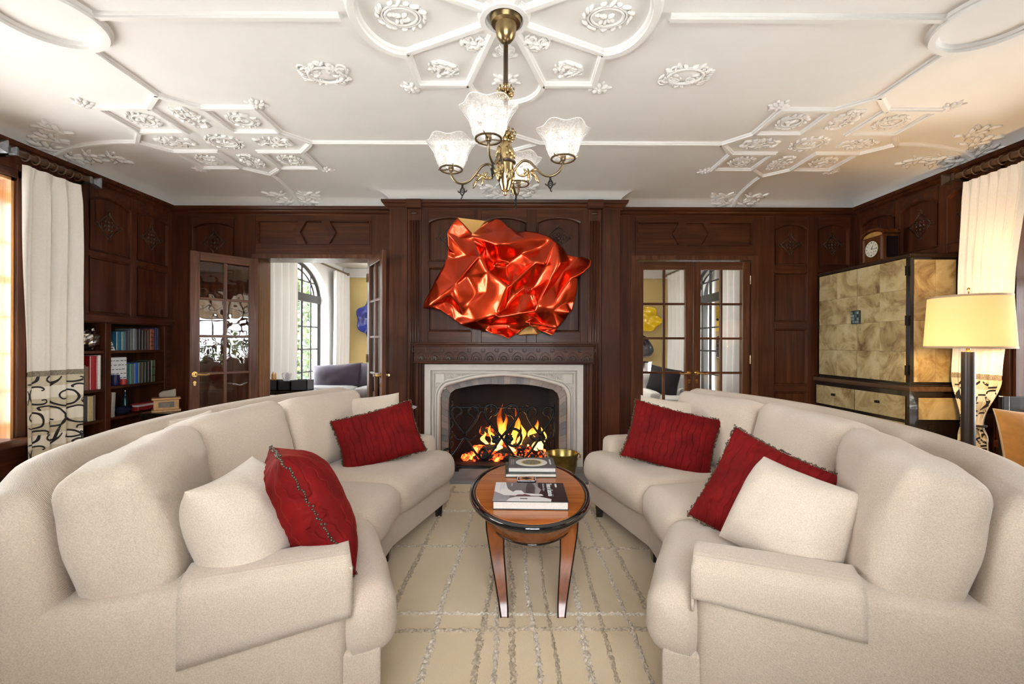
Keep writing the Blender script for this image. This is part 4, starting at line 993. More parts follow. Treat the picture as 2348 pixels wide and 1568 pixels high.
for y, wd in ((0.9, .03), (1.35, .028), (1.985, .026), (2.095, .02), (2.80, .026), (3.41, .024), (3.86, .026)):
    pile(lambda b, y=y, k=k: ((-2.85+b*5.8, y+0.02*sin(b*7+k)+0.012*noise.noise(Vector((b*11, k, 0)))), (0, 1)), 5.8, wd, k); k += 1
# ------------------------------------------------------------------ sofas
V2 = lambda x, y: Vector((x, y))
def sofa(mirror, lab, tagname):
    T = (lambda x, y: (0.11-x-0.045*max(0, (2.6-y)/1.2), y)) if mirror else (lambda x, y: (x, y))
    T3 = lambda p: Vector((*T(p[0], p[1]), p[2]))
    r0 = T(-1.1, 2.4); root = thing('sectional_sofa', (r0[0], r0[1], 0.012), lab, 'sofa')
    F = [V2(-0.36, 1.46), V2(-0.63, 2.10), V2(-0.62, 2.58), V2(-0.40, 3.36)]
    dn = V2(-0.92, -0.39).normalized(); df = V2(-0.963, 0.27).normalized()
    en = (F[1]-F[0]).normalized(); ef = (F[2]-F[3]).normalized()
    Bc = [p.to_2d() for p in catmull([Vector((*p, 0)) for p in [(-1.365, 1.15), (-1.56, 1.47), (-1.69, 1.9), (-1.73, 2.45), (-1.66, 3.0), (-1.47, 3.55), (-1.40, 3.68)]], 8)]
    def bld(mb, *a, **k):
        mb.v = [T3(p) for p in mb.v]; return mb.build(*a, parent=root, **k)
    # base frame
    Fi = [F[0]+dn*0.05+en*0.01, F[1]+V2(-0.045, 0), F[2]+V2(-0.045, 0), F[3]+df*0.05+ef*0.01]
    pts = Fi+[p+V2(0.03, 0) for p in Bc[::-1]]
    mb = MB(); n = len(pts)
    mb.add([(p.x, p.y, 0.115) for p in pts]+[(p.x, p.y, 0.30) for p in pts], [tuple(range(n)), tuple(range(n, 2*n))]+[(i, (i+1) % n, n+(i+1) % n, n+i) for i in range(n)])
    bld(mb, 'frame', SOFA, bevel=0.012)
    # back
    prof = [(0, .115), (-0.005, .45), (0.0, .80), (0.012, .86), (0.04, .90), (0.085, .915), (0.125, .905), (0.16, .87), (0.175, .82), (0.20, .65), (0.235, .45), (0.25, .28), (0.25, .115)]
    rings = []; L = len(Bc)
    for i, p in enumerate(Bc):
        t = (Bc[min(i+1, L-1)]-Bc[max(i-1, 0)]).normalized(); nn = V2(t.y, -t.x); k0 = 1-smooth(0, 0.22, i/(L-1)); k1 = smooth(0.8, 1, i/(L-1)); nn = (nn*(1-k0-k1)-dn*k0-df*k1).normalized()
        e = 1-0.08*(1-smooth(0, 0.08, i/(L-1)))-0.10*(smooth(0.9, 1.0, i/(L-1)))**2
        rings.append([Vector((p.x+nn.x*o, p.y+nn.y*o, z if z < .5 else .5+(z-.5)*e)) for o, z in prof])
    def roundend(base, out, ring):
        c = sum((p.to_2d() for p in ring), V2(0, 0))/len(ring); res = []
        for k in range(1, 8):
            th = pi/2*k/7; f = 1-cos(th)
            res.append([Vector((p.x+(c.x-p.x)*f*0.55+out.x*0.10*sin(th), p.y+(c.y-p.y)*f*0.55+out.y*0.10*sin(th), p.z-(0.10*f if p.z > 0.6 else 0))) for p in ring])
        return res
    rings = roundend(Bc[0], -en, rings[0])[::-1]+rings+roundend(Bc[-1], -ef, rings[-1])
    bld(MB().loft(rings), 'backrest', SOFA, smooth=True, angle=62)
    # arms
    def arm(P, d, e, L, nm):
        m = rbox(L, 0.165, 0.475, 0.05, 14, 0.0, 0.004)
        c = P+d*(0.155+L/2)+e*0.0825; ang = atan2(d.y, d.x)
        m.xf(Matrix.Translation((c.x, c.y, 0.3525)) @ Matrix.Rotation(ang, 4, 'Z')); bld(m, nm, SOFA, smooth=True)
    arm(F[0], dn, en, 1.0, 'arm'); arm(F[3], df, ef, 0.80, 'arm')
    # seat cushions
    J1 = F[1]+V2(-0.98, -0.2).normalized()*0.74; J2 = F[2]+V2(-0.985, 0.16).normalized()*0.74
    def seat(fa, ba, fb, bb, W, s, insa=None, insb=None):
        m = rbox(W, 0.74, 0.215, 0.075, 22, 0.02, 0.012, s, 0.007)
        def mp(p):
            u = p.x/W+0.5; w_ = p.y/0.74+0.5; d = w_*0.74
            a = fa.lerp(ba, w_); b = fb.lerp(bb, w_)
            if insa is not None: a = a+insa*smooth(0.14, 0.22, d)
            if insb is not None: b = b+insb*smooth(0.14, 0.22, d)
            q = a.lerp(b, u); return Vector((q.x, q.y, p.z+0.372))
        m.v = [mp(p) for p in m.v]; bld(m, 'seat_cushion', SOFA, smooth=True)
    seat(F[0]+dn*0.0, F[0]+dn*0.74, F[1]-en*0.004, J1-V2(0, 0.004), 0.70, 1, insa=en*0.17)
    seat(F[1]+V2(0, 0.004), J1+V2(0, 0.004), F[2]-V2(0, 0.004), J2-V2(0, 0.004), 0.56, 2)
    seat(F[2]+V2(0, 0.004), J2+V2(0, 0.004), F[3], F[3]+df*0.74, 0.80, 3, insb=ef*0.17)
    # back cushions
    def bc(c, ang, w, h, s, tilt=14, dz=0.0, th=0.20, roll=0):
        m = rbox(w, th, h, 0.055, 26, 0.012, 0.0, s, 0.011, nz=20)
        m.v = [Vector((p.x, p.y*(1+0.28*(1-(2*p.x/w)**4)*(1-(2*p.z/h)**4)), p.z)) for p in m.v]
        m.xf(Matrix.Translation((c[0], c[1], 0.48+h/2+dz)) @ Matrix.Rotation(radians(ang), 4, 'Z') @ Matrix.Rotation(radians(roll), 4, 'Y') @ Matrix.Rotation(radians(-tilt), 4, 'X'))
        bld(m, 'back_cushion', SOFA, smooth=True)
    bc((-1.19, 1.53), 90+23, 0.70, 0.44, 4, 14)
    bc((-1.36, 2.27), 90, 0.74, 0.44, 5, 14)
    bc((-1.24, 3.02), 90-15, 0.72, 0.43, 6, 14)
    # feet
    for p in (Fi[0]+dn*0.06+en*0.06, Fi[1]+V2(-0.06, 0.02), Fi[2]+V2(-0.06, 0.06), Fi[3]+df*0.06+ef*0.06, V2(-1.22, 1.05), V2(-1.6, 2.4), V2(-1.38, 3.6)):
        m = MB(); a, b = 0.032, 0.022
        m.loft([[(p.x-b, p.y-b, 0.012), (p.x+b, p.y-b, 0.012), (p.x+b, p.y+b, 0.012), (p.x-b, p.y+b, 0.012)], [(p.x-a, p.y-a, 0.125), (p.x+a, p.y-a, 0.125), (p.x+a, p.y+a, 0.125), (p.x-a, p.y+a, 0.125)]])
        bld(m, 'foot', EBON)
    # loose cloth cover over the near arm
    def cover(d0, d1, drop0, drop1, lab2):
        m = MB(); prof = [(-0.012, -1), (-0.012, -0.045), (-0.004, -0.012), (0.02, 0.009), (0.06, 0.013), (0.105, 0.013), (0.145, 0.009), (0.169, -0.012), (0.177, -0.045), (0.177, -0.16)]
        def g(a, b):
            d = d0+(d1-d0)*b; i = a*(len(prof)-1); k = min(int(i), len(prof)-2); f = i-k
            o, z = prof[k][0]*(1-f)+prof[k+1][0]*f, None
            dr = drop0+(drop1-drop0)*b
            z0 = -dr if prof[k][1] == -1 else prof[k][1]; z1 = -dr if prof[k+1][1] == -1 else prof[k+1][1]
            z = z0*(1-f)+z1*f
            o += -0.004 if o < 0 else 0; o += 0.0025*noise.noise(Vector((d*9, z*9, 1)))
            c = F[0]+dn*(0.143+d)+en*o; return Vector((c.x, c.y, 0.591+z))
        m.grid(37, 24, g)
        # front flap
        c0 = F[0]+dn*(0.143+d0)
        m.grid(12, 8, lambda a, b: Vector(((c0+en*(-0.014+0.19*a)).x, (c0+en*(-0.014+0.19*a)).y, 0.591-0.012-b*0.13)))
        m.v = [T3(p) for p in m.v]; o = m.build('armrest_cover', SOFAZ, None, smooth=True, solid=0.008, angle=60); tag(o, lab2, 'armrest cover')
        rebase(o, (*T(-0.7, 1.35), 0.59))
    if mirror: cover(0.0, 0.44, 0.10, 0.125, 'short ribbed cloth cover on the arm under the wide lumbar pillow')
    else: cover(0.0, 0.44, 0.16, 0.205, 'long ribbed cloth cover draped over the arm beside the beaded red pillow')
    return root
sofa(False, 'curved cream chenille sectional sofa in front of the bookcase', 0)
sofa(True, 'curved cream chenille sectional sofa in front of the parchment cabinet', 1)
# ------------------------------------------------------------------ throw pillows
def place(o, c, face, tilt=0.0, roll=0.0):
    """face = plan direction (x, y) the pillow front (-y side) looks to; tilt leans it back; roll spins it in its plane"""
    ang = atan2(face[1], face[0])+pi/2
    o.matrix_world = Matrix.Translation(c) @ Matrix.Rotation(ang, 4, 'Z') @ Matrix.Rotation(radians(-tilt), 4, 'X') @ Matrix.Rotation(radians(roll), 4, 'Y')
def cream(c, face, tilt, roll, w_, h_, t_, seed, lab, mat=PILW):
    o = pillow(w_, h_, t_, 0.075, 0.016, seed, 40, 2.9).build('throw_pillow', mat, None, smooth=True)
    place(o, c, face, tilt, roll); return tag(o, lab, 'pillow')
def red(c, face, tilt, roll, w_, h_, t_, seed, lab, gather=0.004):
    o = pillow(w_, h_, t_, 0.07, 0.015, seed, 60, 2.4, gather).build('throw_pillow', VELV, None, smooth=True)
    rnd = random.Random(seed); mb = MB(); p = 0.07
    def edge(t):
        s = int(t) % 4; f = t-int(t); u = 2*f-1
        if s == 0: U, Vv = u, 1
        elif s == 1: U, Vv = 1, -u
        elif s == 2: U, Vv = -u, -1
        else: U, Vv = -1, u
        return w_/2*U*(1-p*(1-Vv*Vv)*U*U), h_/2*Vv*(1-p*(1-U*U)*Vv*Vv), U, Vv
    n = 230
    for k in range(n):
        x, z, U, Vv = edge(4*k/n); L = rnd.uniform(-0.002, 0.007)
        dx, dz = (U if abs(U) > 0.99 else 0), (Vv if abs(Vv) > 0.99 else 0)
        mb.ell((x+dx*L, rnd.uniform(-.006, .006), z+dz*L), (rnd.uniform(.0035, .0058),)*3, None, 6, 4)
    mb.build('bead_trim', flat('beads_%d' % seed, (0.10,0.075,0.05), 0.25, metal=0.6), o, smooth=True)
    place(o, c, face, tilt, roll); return tag(o, lab, 'pillow')
# left sofa
cream(Vector((-0.88, 1.52, 0.655)), (0.97, 0.10), 22, 0, 0.42, 0.39, 0.25, 1, 'ribbed cream pillow propped behind the beaded red pillow, long arm cover side')
red(Vector((-0.735, 1.66, 0.675)), (0.82, 0.57), 28, 8, 0.47, 0.46, 0.24, 2, 'square beaded red velvet pillow propped beside the long arm cover', 0.006)
red(Vector((-0.86, 2.98, 0.655)), (0.40, -0.92), 22, -13, 0.53, 0.36, 0.17, 3, 'oblong beaded red velvet pillow with a small white pillow behind it')
cream(Vector((-0.99, 3.27, 0.72)), (0.5, -0.86), 16, -3, 0.42, 0.34, 0.15, 4, 'small white pillow standing behind the oblong red pillow')
cream(Vector((-1.50, 2.20, 0.80)), (1, 0.1), 16, 0, 0.34, 0.24, 0.13, 12, 'cream pillow tucked down behind the back cushions')
# right sofa
cream(Vector((0.975, 1.60, 0.65)), (-0.88, -0.47), 34, 8, 0.40, 0.36, 0.25, 5, 'wide cream lumbar pillow leaning over the short arm cover')
red(Vector((0.995, 1.82, 0.65)), (-0.66, -0.75), 22, 20, 0.43, 0.43, 0.19, 6, 'square beaded red velvet pillow tucked behind the wide lumbar pillow', 0.006)
red(Vector((1.005, 2.90, 0.665)), (-0.36, -0.93), 24, 12, 0.54, 0.39, 0.17, 7, 'oblong beaded red velvet pillow leaning at the sofa end by the glazed doors')
cream(Vector((1.09, 3.22, 0.70)), (-0.5, -0.86), 16, 4, 0.42, 0.36, 0.15, 8, 'cream pillow behind the oblong red pillow by the glazed doors')
# ------------------------------------------------------------------ coffee table
TX, TY, TA, TB = 0.10, 2.55, 0.327, 0.555
tb = thing('coffee_table', (TX, TY, 0.012), 'oval cherry wood coffee table with black rim and curved legs', 'table')
def el(a, b, z, n=64): return [Vector((TX+a*cos(2*pi*k/n), TY+b*sin(2*pi*k/n), z)) for k in range(n)]
m = MB(); m.loft([el(TA-0.035, TB-0.035, 0.43), el(TA-0.03, TB-0.03, 0.459), el(TA-0.034, TB-0.034, 0.462)]); m.build('top', CHERRY, tb, smooth=True, angle=30)
m = MB(); m.tube(el(TA-0.014, TB-0.014, 0.447), 0.019, 12, closed=True, up=(0, 0, 1)); m.build('rim', EBON, tb, smooth=True)
m = MB(); m.loft([el(TA-0.022, TB-0.022, 0.435), el(TA-0.04, TB-0.04, 0.40), el(TA-0.075, TB-0.075, 0.355), el(TA-0.09, TB-0.09, 0.345)]); m.build('apron', CHERRYZ, tb, smooth=True, angle=40)
m = MB(); m.tube(el(TA-0.083, TB-0.083, 0.347), 0.005, 6, closed=True); m.build('apron_bead', EBON, tb, smooth=True)
for sx in (-1, 1):
    for sy in (-1, 1):
        path = [(0.180, 0.30, 0.42), (0.178, 0.31, 0.36), (0.168, 0.34, 0.26), (0.150, 0.385, 0.15), (0.136, 0.425, 0.06), (0.13, 0.455, 0.012)]
        wd = [0.044, 0.042, 0.033, 0.026, 0.020, 0.016]
        m = MB(); rings = []
        for (x, y, z), w_ in zip(catmull(path, 5), [wd[min(5, int(k/5))]*(1-(k/5 % 1))+wd[min(5, int(k/5)+1)]*(k/5 % 1) for k in range(26)]):
            cx, cy = TX+sx*x, TY+sy*y; q = w_*0.62
            rings.append([Vector((cx-w_, cy-q, z)), Vector((cx+w_, cy-q, z)), Vector((cx+w_, cy+q, z)), Vector((cx-w_, cy+q, z))])
        m.loft(rings); lg = m.build('leg', CHERRYZ, tb, smooth=True, angle=40, bevel=0.004)
        for s in (-1, 1):
            e = MB(); e.tube([r[0 if s < 0 else 1] if sy < 0 else r[3 if s < 0 else 2] for r in rings], 0.0035, 5); e.build('leg_edging', EBON, lg)
# books on the table
WCOV = flat('cover_white', (0.78,0.78,0.77), 0.3, coat=0.5); GCOV = flat('cover_grey', (0.32,0.33,0.34), 0.3, coat=0.5); BCOV = flat('cover_black', (0.012,0.012,0.014), 0.25, coat=0.5); DCOV = flat('cover_charcoal', (0.045,0.047,0.052), 0.3, coat=0.4)
RCOV = flat('cover_red', (0.35,0.02,0.02), 0.4)
def hard(name, loc, W, D, H, cov, lab, rz=0.0, spine='x-'):
    """closed book lying flat: spine along the far edge"""
    r = thing(name, (0, 0, 0), lab, 'book')
    MB().box(-W/2+0.004, W/2-0.004, -D/2+0.004, D/2, 0.004, H-0.004).build('pages', PAPER, r)
    MB().box(-W/2, W/2, -D/2, D/2, 0, 0.0035).build('back_cover', cov, r, bevel=0.001, seg=1)
    c = MB().box(-W/2, W/2, -D/2, D/2, H-0.0035, H).build('front_cover', cov, r, bevel=0.001, seg=1)
    MB().box(-W/2, W/2, D/2-0.002, D/2+0.003, 0, H).build('spine', cov, r, bevel=0.001, seg=1)
    r.location = loc; r.rotation_euler = (0, 0, rz); return r, c
def art2(par, pts, mat, z, nm='cover_print'):
    m = MB(); m.add([(x, y, z) for x, y in pts], [tuple(range(len(pts)))]); return m.build(nm, mat, par)
tz = 0.4635
b, c = hard('photo_book', (0.095, 2.345, tz), 0.365, 0.30, 0.040, BCOV, 'black and white photo book of an island village on the table', radians(-1.2))
W, D, H = 0.365, 0.30, 0.040
X = lambda u: -W/2+u*W
Yy = lambda v: -D/2+v*D
art2(c, [(X(0), Yy(0)), (X(.62), Yy(0)), (X(.62), Yy(1)), (X(0), Yy(1))], flat('cover_mid', (0.16,0.16,0.165), 0.3, coat=0.4), H+0.0003)
art2(c, [(X(.0), Yy(0)), (X(.2), Yy(.0)), (X(.22), Yy(.3)), (X(.06), Yy(.45)), (X(0), Yy(.5))], GCOV, H+0.0006)
art2(c, [(X(.0), Yy(.5)), (X(.06), Yy(.42)), (X(.14), Yy(.30)), (X(.30), Yy(.28)), (X(.27), Yy(.45)), (X(.19), Yy(.62)), (X(.165), Yy(.8)), (X(.15), Yy(1)), (X(.0), Yy(1))], WCOV, H+0.0009)
art2(c, [(X(.29), Yy(.28)), (X(.68), Yy(.28)), (X(.66), Yy(.36)), (X(.42), Yy(.40)), (X(.38), Yy(.55)), (X(.30), Yy(.55)), (X(.24), Yy(.42))], WCOV, H+0.001)
art2(c, [(X(.18), Yy(0)), (X(.77), Yy(0)), (X(.78), Yy(.12)), (X(.62), Yy(.24)), (X(.30), Yy(.22)), (X(.22), Yy(.15))], WCOV, H+0.0012)
art2(c, [(X(.36), Yy(.11)), (X(.46), Yy(.11)), (X(.46), Yy(.15)), (X(.36), Yy(.15))], DCOV, H+0.0015)
art2(c, [(X(.30), Yy(.28)), (X(.52), Yy(.25)), (X(.50), Yy(.30)), (X(.42), Yy(.36)), (X(.40), Yy(.33)), (X(.33), Yy(.33))], flat('cover_dullred', (0.16,0.05,0.05), 0.4), H+0.0015)
art2(c, [(X(.44), Yy(.42)), (X(.55), Yy(.38)), (X(.57), Yy(.7)), (X(.53), Yy(1)), (X(.47), Yy(1)), (X(.44), Yy(.7))], DCOV, H+0.0012)
art2(c, [(X(.57), Yy(.38)), (X(.62), Yy(.36)), (X(.66), Yy(.6)), (X(.60), Yy(.8)), (X(.58), Yy(.98)), (X(.55), Yy(.98)), (X(.585), Yy(.7))], GCOV, H+0.0012)
def vtext(par, t, size, u, v, z, mat, W=W, D=D, sx=1.0): 
    return text_mesh(t, size, 'cover_lettering', mat, par, Matrix.Translation((-W/2+u*W, -D/2+v*D, z)) @ Matrix.Rotation(radians(-90), 4, 'Z'), sx=sx)
vtext(c, 'Thera or Santorini', 0.041, 0.745, 0.95, H+0.0014, WCOV, sx=0.66)
vtext(c, 'Born From Tephra', 0.0155, 0.685, 0.93, H+0.0014, GCOV, sx=1.0)
for u0, v0, v1, w_ in ((.865, .74, .93, .026), (.235, .78, .95, .012)): art2(c, [(X(u0), Yy(v0)), (X(u0+w_), Yy(v0)), (X(u0+w_), Yy(v1)), (X(u0), Yy(v1))], WCOV, H+0.0014, 'cover_lettering')
for k in range(2): art2(c, [(X(.075+k*.04), Yy(.5+k*.15)), (X(.085+k*.04), Yy(.5+k*.15)), (X(.095+k*.04), Yy(.95)), (X(.085+k*.04), Yy(.95))], flat('cover_pale', (0.55,0.55,0.56), 0.4), H+0.0013)
b2, c2 = hard('paperback_book', (0.115, 2.865, tz), 0.305, 0.27, 0.022, flat('cover_landscape', (0.055,0.065,0.045), 0.3, var=0.8, vs=18), 'flat landscape-cover book under the charcoal book', radians(0.5))
b3, c3 = hard('plate_cover_book', (0.125, 2.875, tz+0.0225), 0.288, 0.245, 0.030, DCOV, 'charcoal book with a round plate on its cover, topmost on the table', radians(-0.8))
ring = lambda r: [(0.0+r*cos(2*pi*k/40), r*sin(2*pi*k/40)) for k in range(40)]
art2(c3, ring(0.098), flat('plate_white', (0.72,0.71,0.66), 0.3), 0.0304); art2(c3, ring(0.065), flat('plate_gold', (0.62,0.45,0.08), 0.4), 0.0308)
art2(c3, ring(0.056), flat('plate_motif', (0.20,0.19,0.13), 0.4, var=0.9, vs=90), 0.0312)
art2(c3, [(0.112, -0.05), (0.121, -0.05), (0.121, 0.075), (0.112, 0.075)], WCOV, 0.0306, 'cover_lettering')
for k in range(2): art2(c3, [(-0.128+k*0.012, -0.06), (-0.123+k*0.012, -0.06), (-0.123+k*0.012, 0.07), (-0.128+k*0.012, 0.07)], GCOV, 0.0306)
bx = thing('trinket_box', (0.085, 2.60, tz), 'small inlaid black box with a copper lid between the books', 'box')
bm0 = rbox(0.108, 0.075, 0.032, 0.005, 6); bm0.xf(Matrix.Translation((0.085, 2.60, tz+0.016))); bm0.build('body', EBON, bx, smooth=True, angle=40)
m = MB(); m.box(0.045, 0.125, 2.574, 2.626, tz+0.032, tz+0.0335); m.build('inlay', flat('copper_inlay', (0.52,0.25,0.13), 0.4), bx)
m = MB(); m.add([(0.05, 2.60, tz+0.0338), (0.085, 2.577, tz+0.0338), (0.12, 2.60, tz+0.0338), (0.085, 2.623, tz+0.0338)], [(0,1,2,3)]); m.build('lozenge', EBON, bx)
for s in (-1, 1):
    for k in range(5): m = MB(); m.ell((0.085+s*0.05, 2.572+k*0.014, tz+0.032), (0.004, 0.004, 0.003), None, 6, 4); m.build('stud', SILV, bx)
# little side table with a pale round top beyond the sofa arm
stb = thing('side_table', (-0.99, 4.02, 0), 'small round side table with white top beyond the sofa arm', 'table')
m = MB(); m.lathe([(0, 0.685), (0.12, 0.685), (0.15, 0.692), (0.155, 0.70), (0.0, 0.70)], (-0.99, 4.02, 0), 28); m.build('top', flat('white_marble', (0.75,0.76,0.77), 0.15), stb, smooth=True, angle=30)
m = MB(); m.lathe([(0.13, 0.012), (0.13, 0.02), (0.03, 0.035), (0.014, 0.08), (0.014, 0.66), (0.05, 0.686)], (-0.99, 4.02, 0), 20); m.build('pedestal', IRON, stb, smooth=True, angle=30)
# ------------------------------------------------------------------ chandelier
CX, CY = -0.035, 2.215
ch = thing('chandelier', (CX, CY, HC), 'four-light gilt brass gasolier with etched ruffled glass shades', 'chandelier')
L = lambda r, z: (r, z)
m = MB(); m.lathe([(0.0, HC-0.004), (0.076, HC-0.004), (0.080, HC-0.02), (0.076, HC-0.03), (0.07, HC-0.045), (0.052, HC-0.052), (0.05, HC-0.075), (0.044, HC-0.105), (0.03, HC-0.125), (0.014, HC-0.138), (0.0, HC-0.14)], (CX, CY, 0), 32); m.build('canopy', ANTB, ch, smooth=True, angle=35)
m = MB(); m.tube([(CX, CY, HC-0.13), (CX, CY, 2.24)], 0.0115, 12); m.build('rod', plain('bronze_rod', (0.13,0.10,0.07), 0.4, 0.9), ch, smooth=True)
def crown(z, R, n, nm):
    m = MB()
    for row in range(2):
        for k in range(n):
            a = 2*pi*(k+0.5*row)/n; r = R*(1-0.3*row)
            m.ell((CX+r*0.75*cos(a), CY+r*0.75*sin(a), z+0.012+row*0.014), (R*0.34, R*0.16, 0.016), Matrix.Rotation(a, 3, 'Z') @ Matrix.Rotation(-0.7, 3, 'Y'), 7, 5)
            m.tube([(CX+r*cos(a), CY+r*sin(a), z+0.02+row*0.012), (CX+r*1.12*cos(a), CY+r*1.12*sin(a), z+0.034+row*0.01), (CX+r*1.05*cos(a), CY+r*1.05*sin(a), z+0.042+row*0.01)], 0.004, 5)
    m.lathe([(0.012, z-0.02), (0.02, z-0.01), (R*0.5, z+0.012), (0.012, z+0.03)], (CX, CY, 0), 16); m.build(nm, GILT, ch, smooth=True)
crown(2.455, 0.036, 8, 'leaf_crown'); crown(2.245, 0.045, 9, 'leaf_crown')
m = MB(); m.lathe([(0.0, 1.975), (0.010, 1.98), (0.012, 1.99), (0.008, 1.996), (0.018, 2.0), (0.03, 2.03), (0.038, 2.07), (0.041, 2.11), (0.041, 2.125), (0.044, 2.128), (0.044, 2.142), (0.041, 2.145), (0.040, 2.17), (0.034, 2.205), (0.026, 2.23), (0.016, 2.242), (0.012, 2.25)], (CX, CY, 0), 24); m.build('body', GILT, ch, smooth=True, angle=40)
m = MB(); m.tube([(CX+0.0445*cos(2*pi*k/28), CY+0.0445*sin(2*pi*k/28), 2.135) for k in range(28)], 0.0065, 6, closed=True); m.build('waist_band', plain('dark_bronze', (0.09,0.07,0.06), 0.35, 0.8), ch, smooth=True)
m = MB()
for k in range(4):
    a = 2*pi*k/4+0.5
    for z, s in ((2.06, 1), (2.19, -1)):
        for q in (-1, 0, 1):
            aa = a+q*0.3; m.ell((CX+0.041*cos(aa), CY+0.041*sin(aa), z+0.01*abs(q)*s), (0.007, 0.009, 0.024), Matrix.Rotation(aa, 3, 'Z') @ Matrix.Rotation(0.25*s, 3, 'Y'), 6, 5)
m.build('leaf_mounts', GILT, ch, smooth=True)
BRZ = plain('bronze_arm', (0.20,0.15,0.09), 0.32, 1.0, var=0.3)
def shade_mod(r, z, a):
    t = smooth(0.07, 0.135, z); f = 1+0.05*t*cos(6*a); return r*f, z+0.006*t*cos(6*a)
arms = []
for k in range(4):
    a = radians(-14)+k*pi/2; ca, sa = cos(a), sin(a)
    P = lambda r, z, o=0.0: Vector((CX+r*ca-o*sa, CY+r*sa+o*ca, z))
    m = MB(); m.tube(catmull([P(.035, 2.075), P(.052, 2.105), P(.085, 2.135), P(.12, 2.128), P(.15, 2.095), P(.185, 2.062), P(.22, 2.052), P(.255, 2.065), P(.276, 2.095), P(.28, 2.125)], 5), 0.0062, 8)
    am = m.build('arm', BRZ, ch, smooth=True)
    m = MB()   # acanthus scroll
    m.tube([P(x, z) for x, z in spiral((0.092, 2.092), 0.042, 0.018, 2.4, 6.6, 18)], [0.005]*12+[0.006, .007, .007, .006, .005, .004, .002], 6)
    for (r, z, L_, t) in ((0.135, 2.07, .028, -.6), (0.155, 2.045, .024, -1.1), (0.115, 2.055, .022, -1.5), (0.145, 2.088, .020, 0.1), (0.10, 2.085, .016, 2.2), (0.085, 2.07, .018, 3.6)):
        R = Matrix.Rotation(a, 3, 'Z') @ Matrix.Rotation(-t, 3, 'Y'); m.ell(P(r, z), (L_, 0.005, L_*0.36), R, 8, 5)
    m.build('acanthus_leaf', GILT, am, smooth=True)
    m = MB()   # key-shaped drop
    m.tube([P(.22, 2.054), P(.22, 2.035)], 0.005, 6)
    for s in (-1, 1):
        m.tube([P(.22+s*x, z) for x, z in ((0.0, 2.036), (.010, 2.022), (.012, 2.008), (.0, 1.992))], 0.0035, 5)
        m.tube([P(.22+s*x, z) for x, z in ((.008, 2.012), (.02, 2.010), (.024, 2.018))], 0.003, 5)
    for q in range(3): m.tube([P(.212, 2.004+q*0.009), P(.228, 2.012+q*0.008)], 0.0016, 4); m.tube([P(.228, 2.004+q*0.009), P(.212, 2.012+q*0.008)], 0.0016, 4)
    m.tube([P(.22, 1.993), P(.222, 1.982), P(.227, 1.978)], 0.003, 5); m.build('gas_key', IRON, am, smooth=True)
    c = P(.28, 2.128)
    m = MB(); m.tube([c+Vector((0.055*cos(2*pi*q/28), 0.055*sin(2*pi*q/28), 0)) for q in range(28)], 0.005, 6, closed=True, up=(0, 0, 1))
    for q in range(3):
        b_ = 2*pi*q/3+a; m.tube([c, c+Vector((0.055*cos(b_), 0.055*sin(b_), 0))], 0.0032, 5); m.tube([c+Vector((0.056*cos(b_), 0.056*sin(b_), 0)), c+Vector((0.068*cos(b_), 0.068*sin(b_), 0.004))], 0.0025, 5)
    m.lathe([(0.0, -0.01), (0.012, -0.008), (0.015, 0.004), (0.014, 0.025), (0.009, 0.03), (0.0, 0.03)], c, 14); m.build('shade_holder', BRZ, am, smooth=True, angle=50)
    m = MB(); n = 72
    prof = [(0.050, 0.003), (0.060, 0.010), (0.070, 0.026), (0.076, 0.045), (0.0785, 0.064), (0.083, 0.084), (0.092, 0.102), (0.105, 0.118), (0.116, 0.128), (0.119, 0.133)]
    m.loft([[c+Vector((shade_mod(r, z, 2*pi*q/n)[0]*cos(2*pi*q/n), shade_mod(r, z, 2*pi*q/n)[0]*sin(2*pi*q/n), shade_mod(r, z, 2*pi*q/n)[1])) for q in range(n)] for r, z in prof], caps=False)
    sh = m.build('glass_shade', ETCH, ch, smooth=True)
    m = MB(); m.tube([c+Vector((shade_mod(0.119, 0.133, 2*pi*q/n)[0]*cos(2*pi*q/n), shade_mod(0.119, 0.133, 2*pi*q/n)[0]*sin(2*pi*q/n), shade_mod(0.119, 0.133, 2*pi*q/n)[1])) for q in range(n)], 0.0018, 5, closed=True); m.build('shade_edge', flat('edge_glass%d' % k, (0.85,0.86,0.87), 0.1), sh, smooth=True)
    m = MB()
    for q in range(6):   # etched arches
        a0 = 2*pi*q/6
        for w_ in (0.0, 0.006):
            pts = []
            for t in range(13):
                f = t/12; aa = a0-0.34+w_*3+(0.68-w_*6)*f; z = 0.055+0.062*sin(pi*f)**0.6-w_
                r = 0.0785+0.0 if z < 0.064 else 0.0785+(z-0.064)**1.35*1.55
                rr, zz = shade_mod(r+0.0012, z, aa); pts.append(c+Vector((rr*cos(aa), rr*sin(aa), zz)))
            m.tube(pts, 0.0009, 4)
    m.build('etched_arches', flat('etch_line%d' % k, (0.55,0.57,0.60), 0.4), sh)
    m = MB(); m.ell(c+Vector((0, 0, 0.058)), (0.024, 0.024, 0.03), None, 14, 9); m.build('bulb', BULB, am, smooth=True)
    l = bpy.data.lights.new('bulb_light', 'POINT'); l.energy = 0.35; l.color = (1, 0.92, 0.82); l.shadow_soft_size = 0.035; o = bpy.data.objects.new('bulb_light', l); COL.objects.link(o); o.location = c+Vector((0, 0, 0.10))
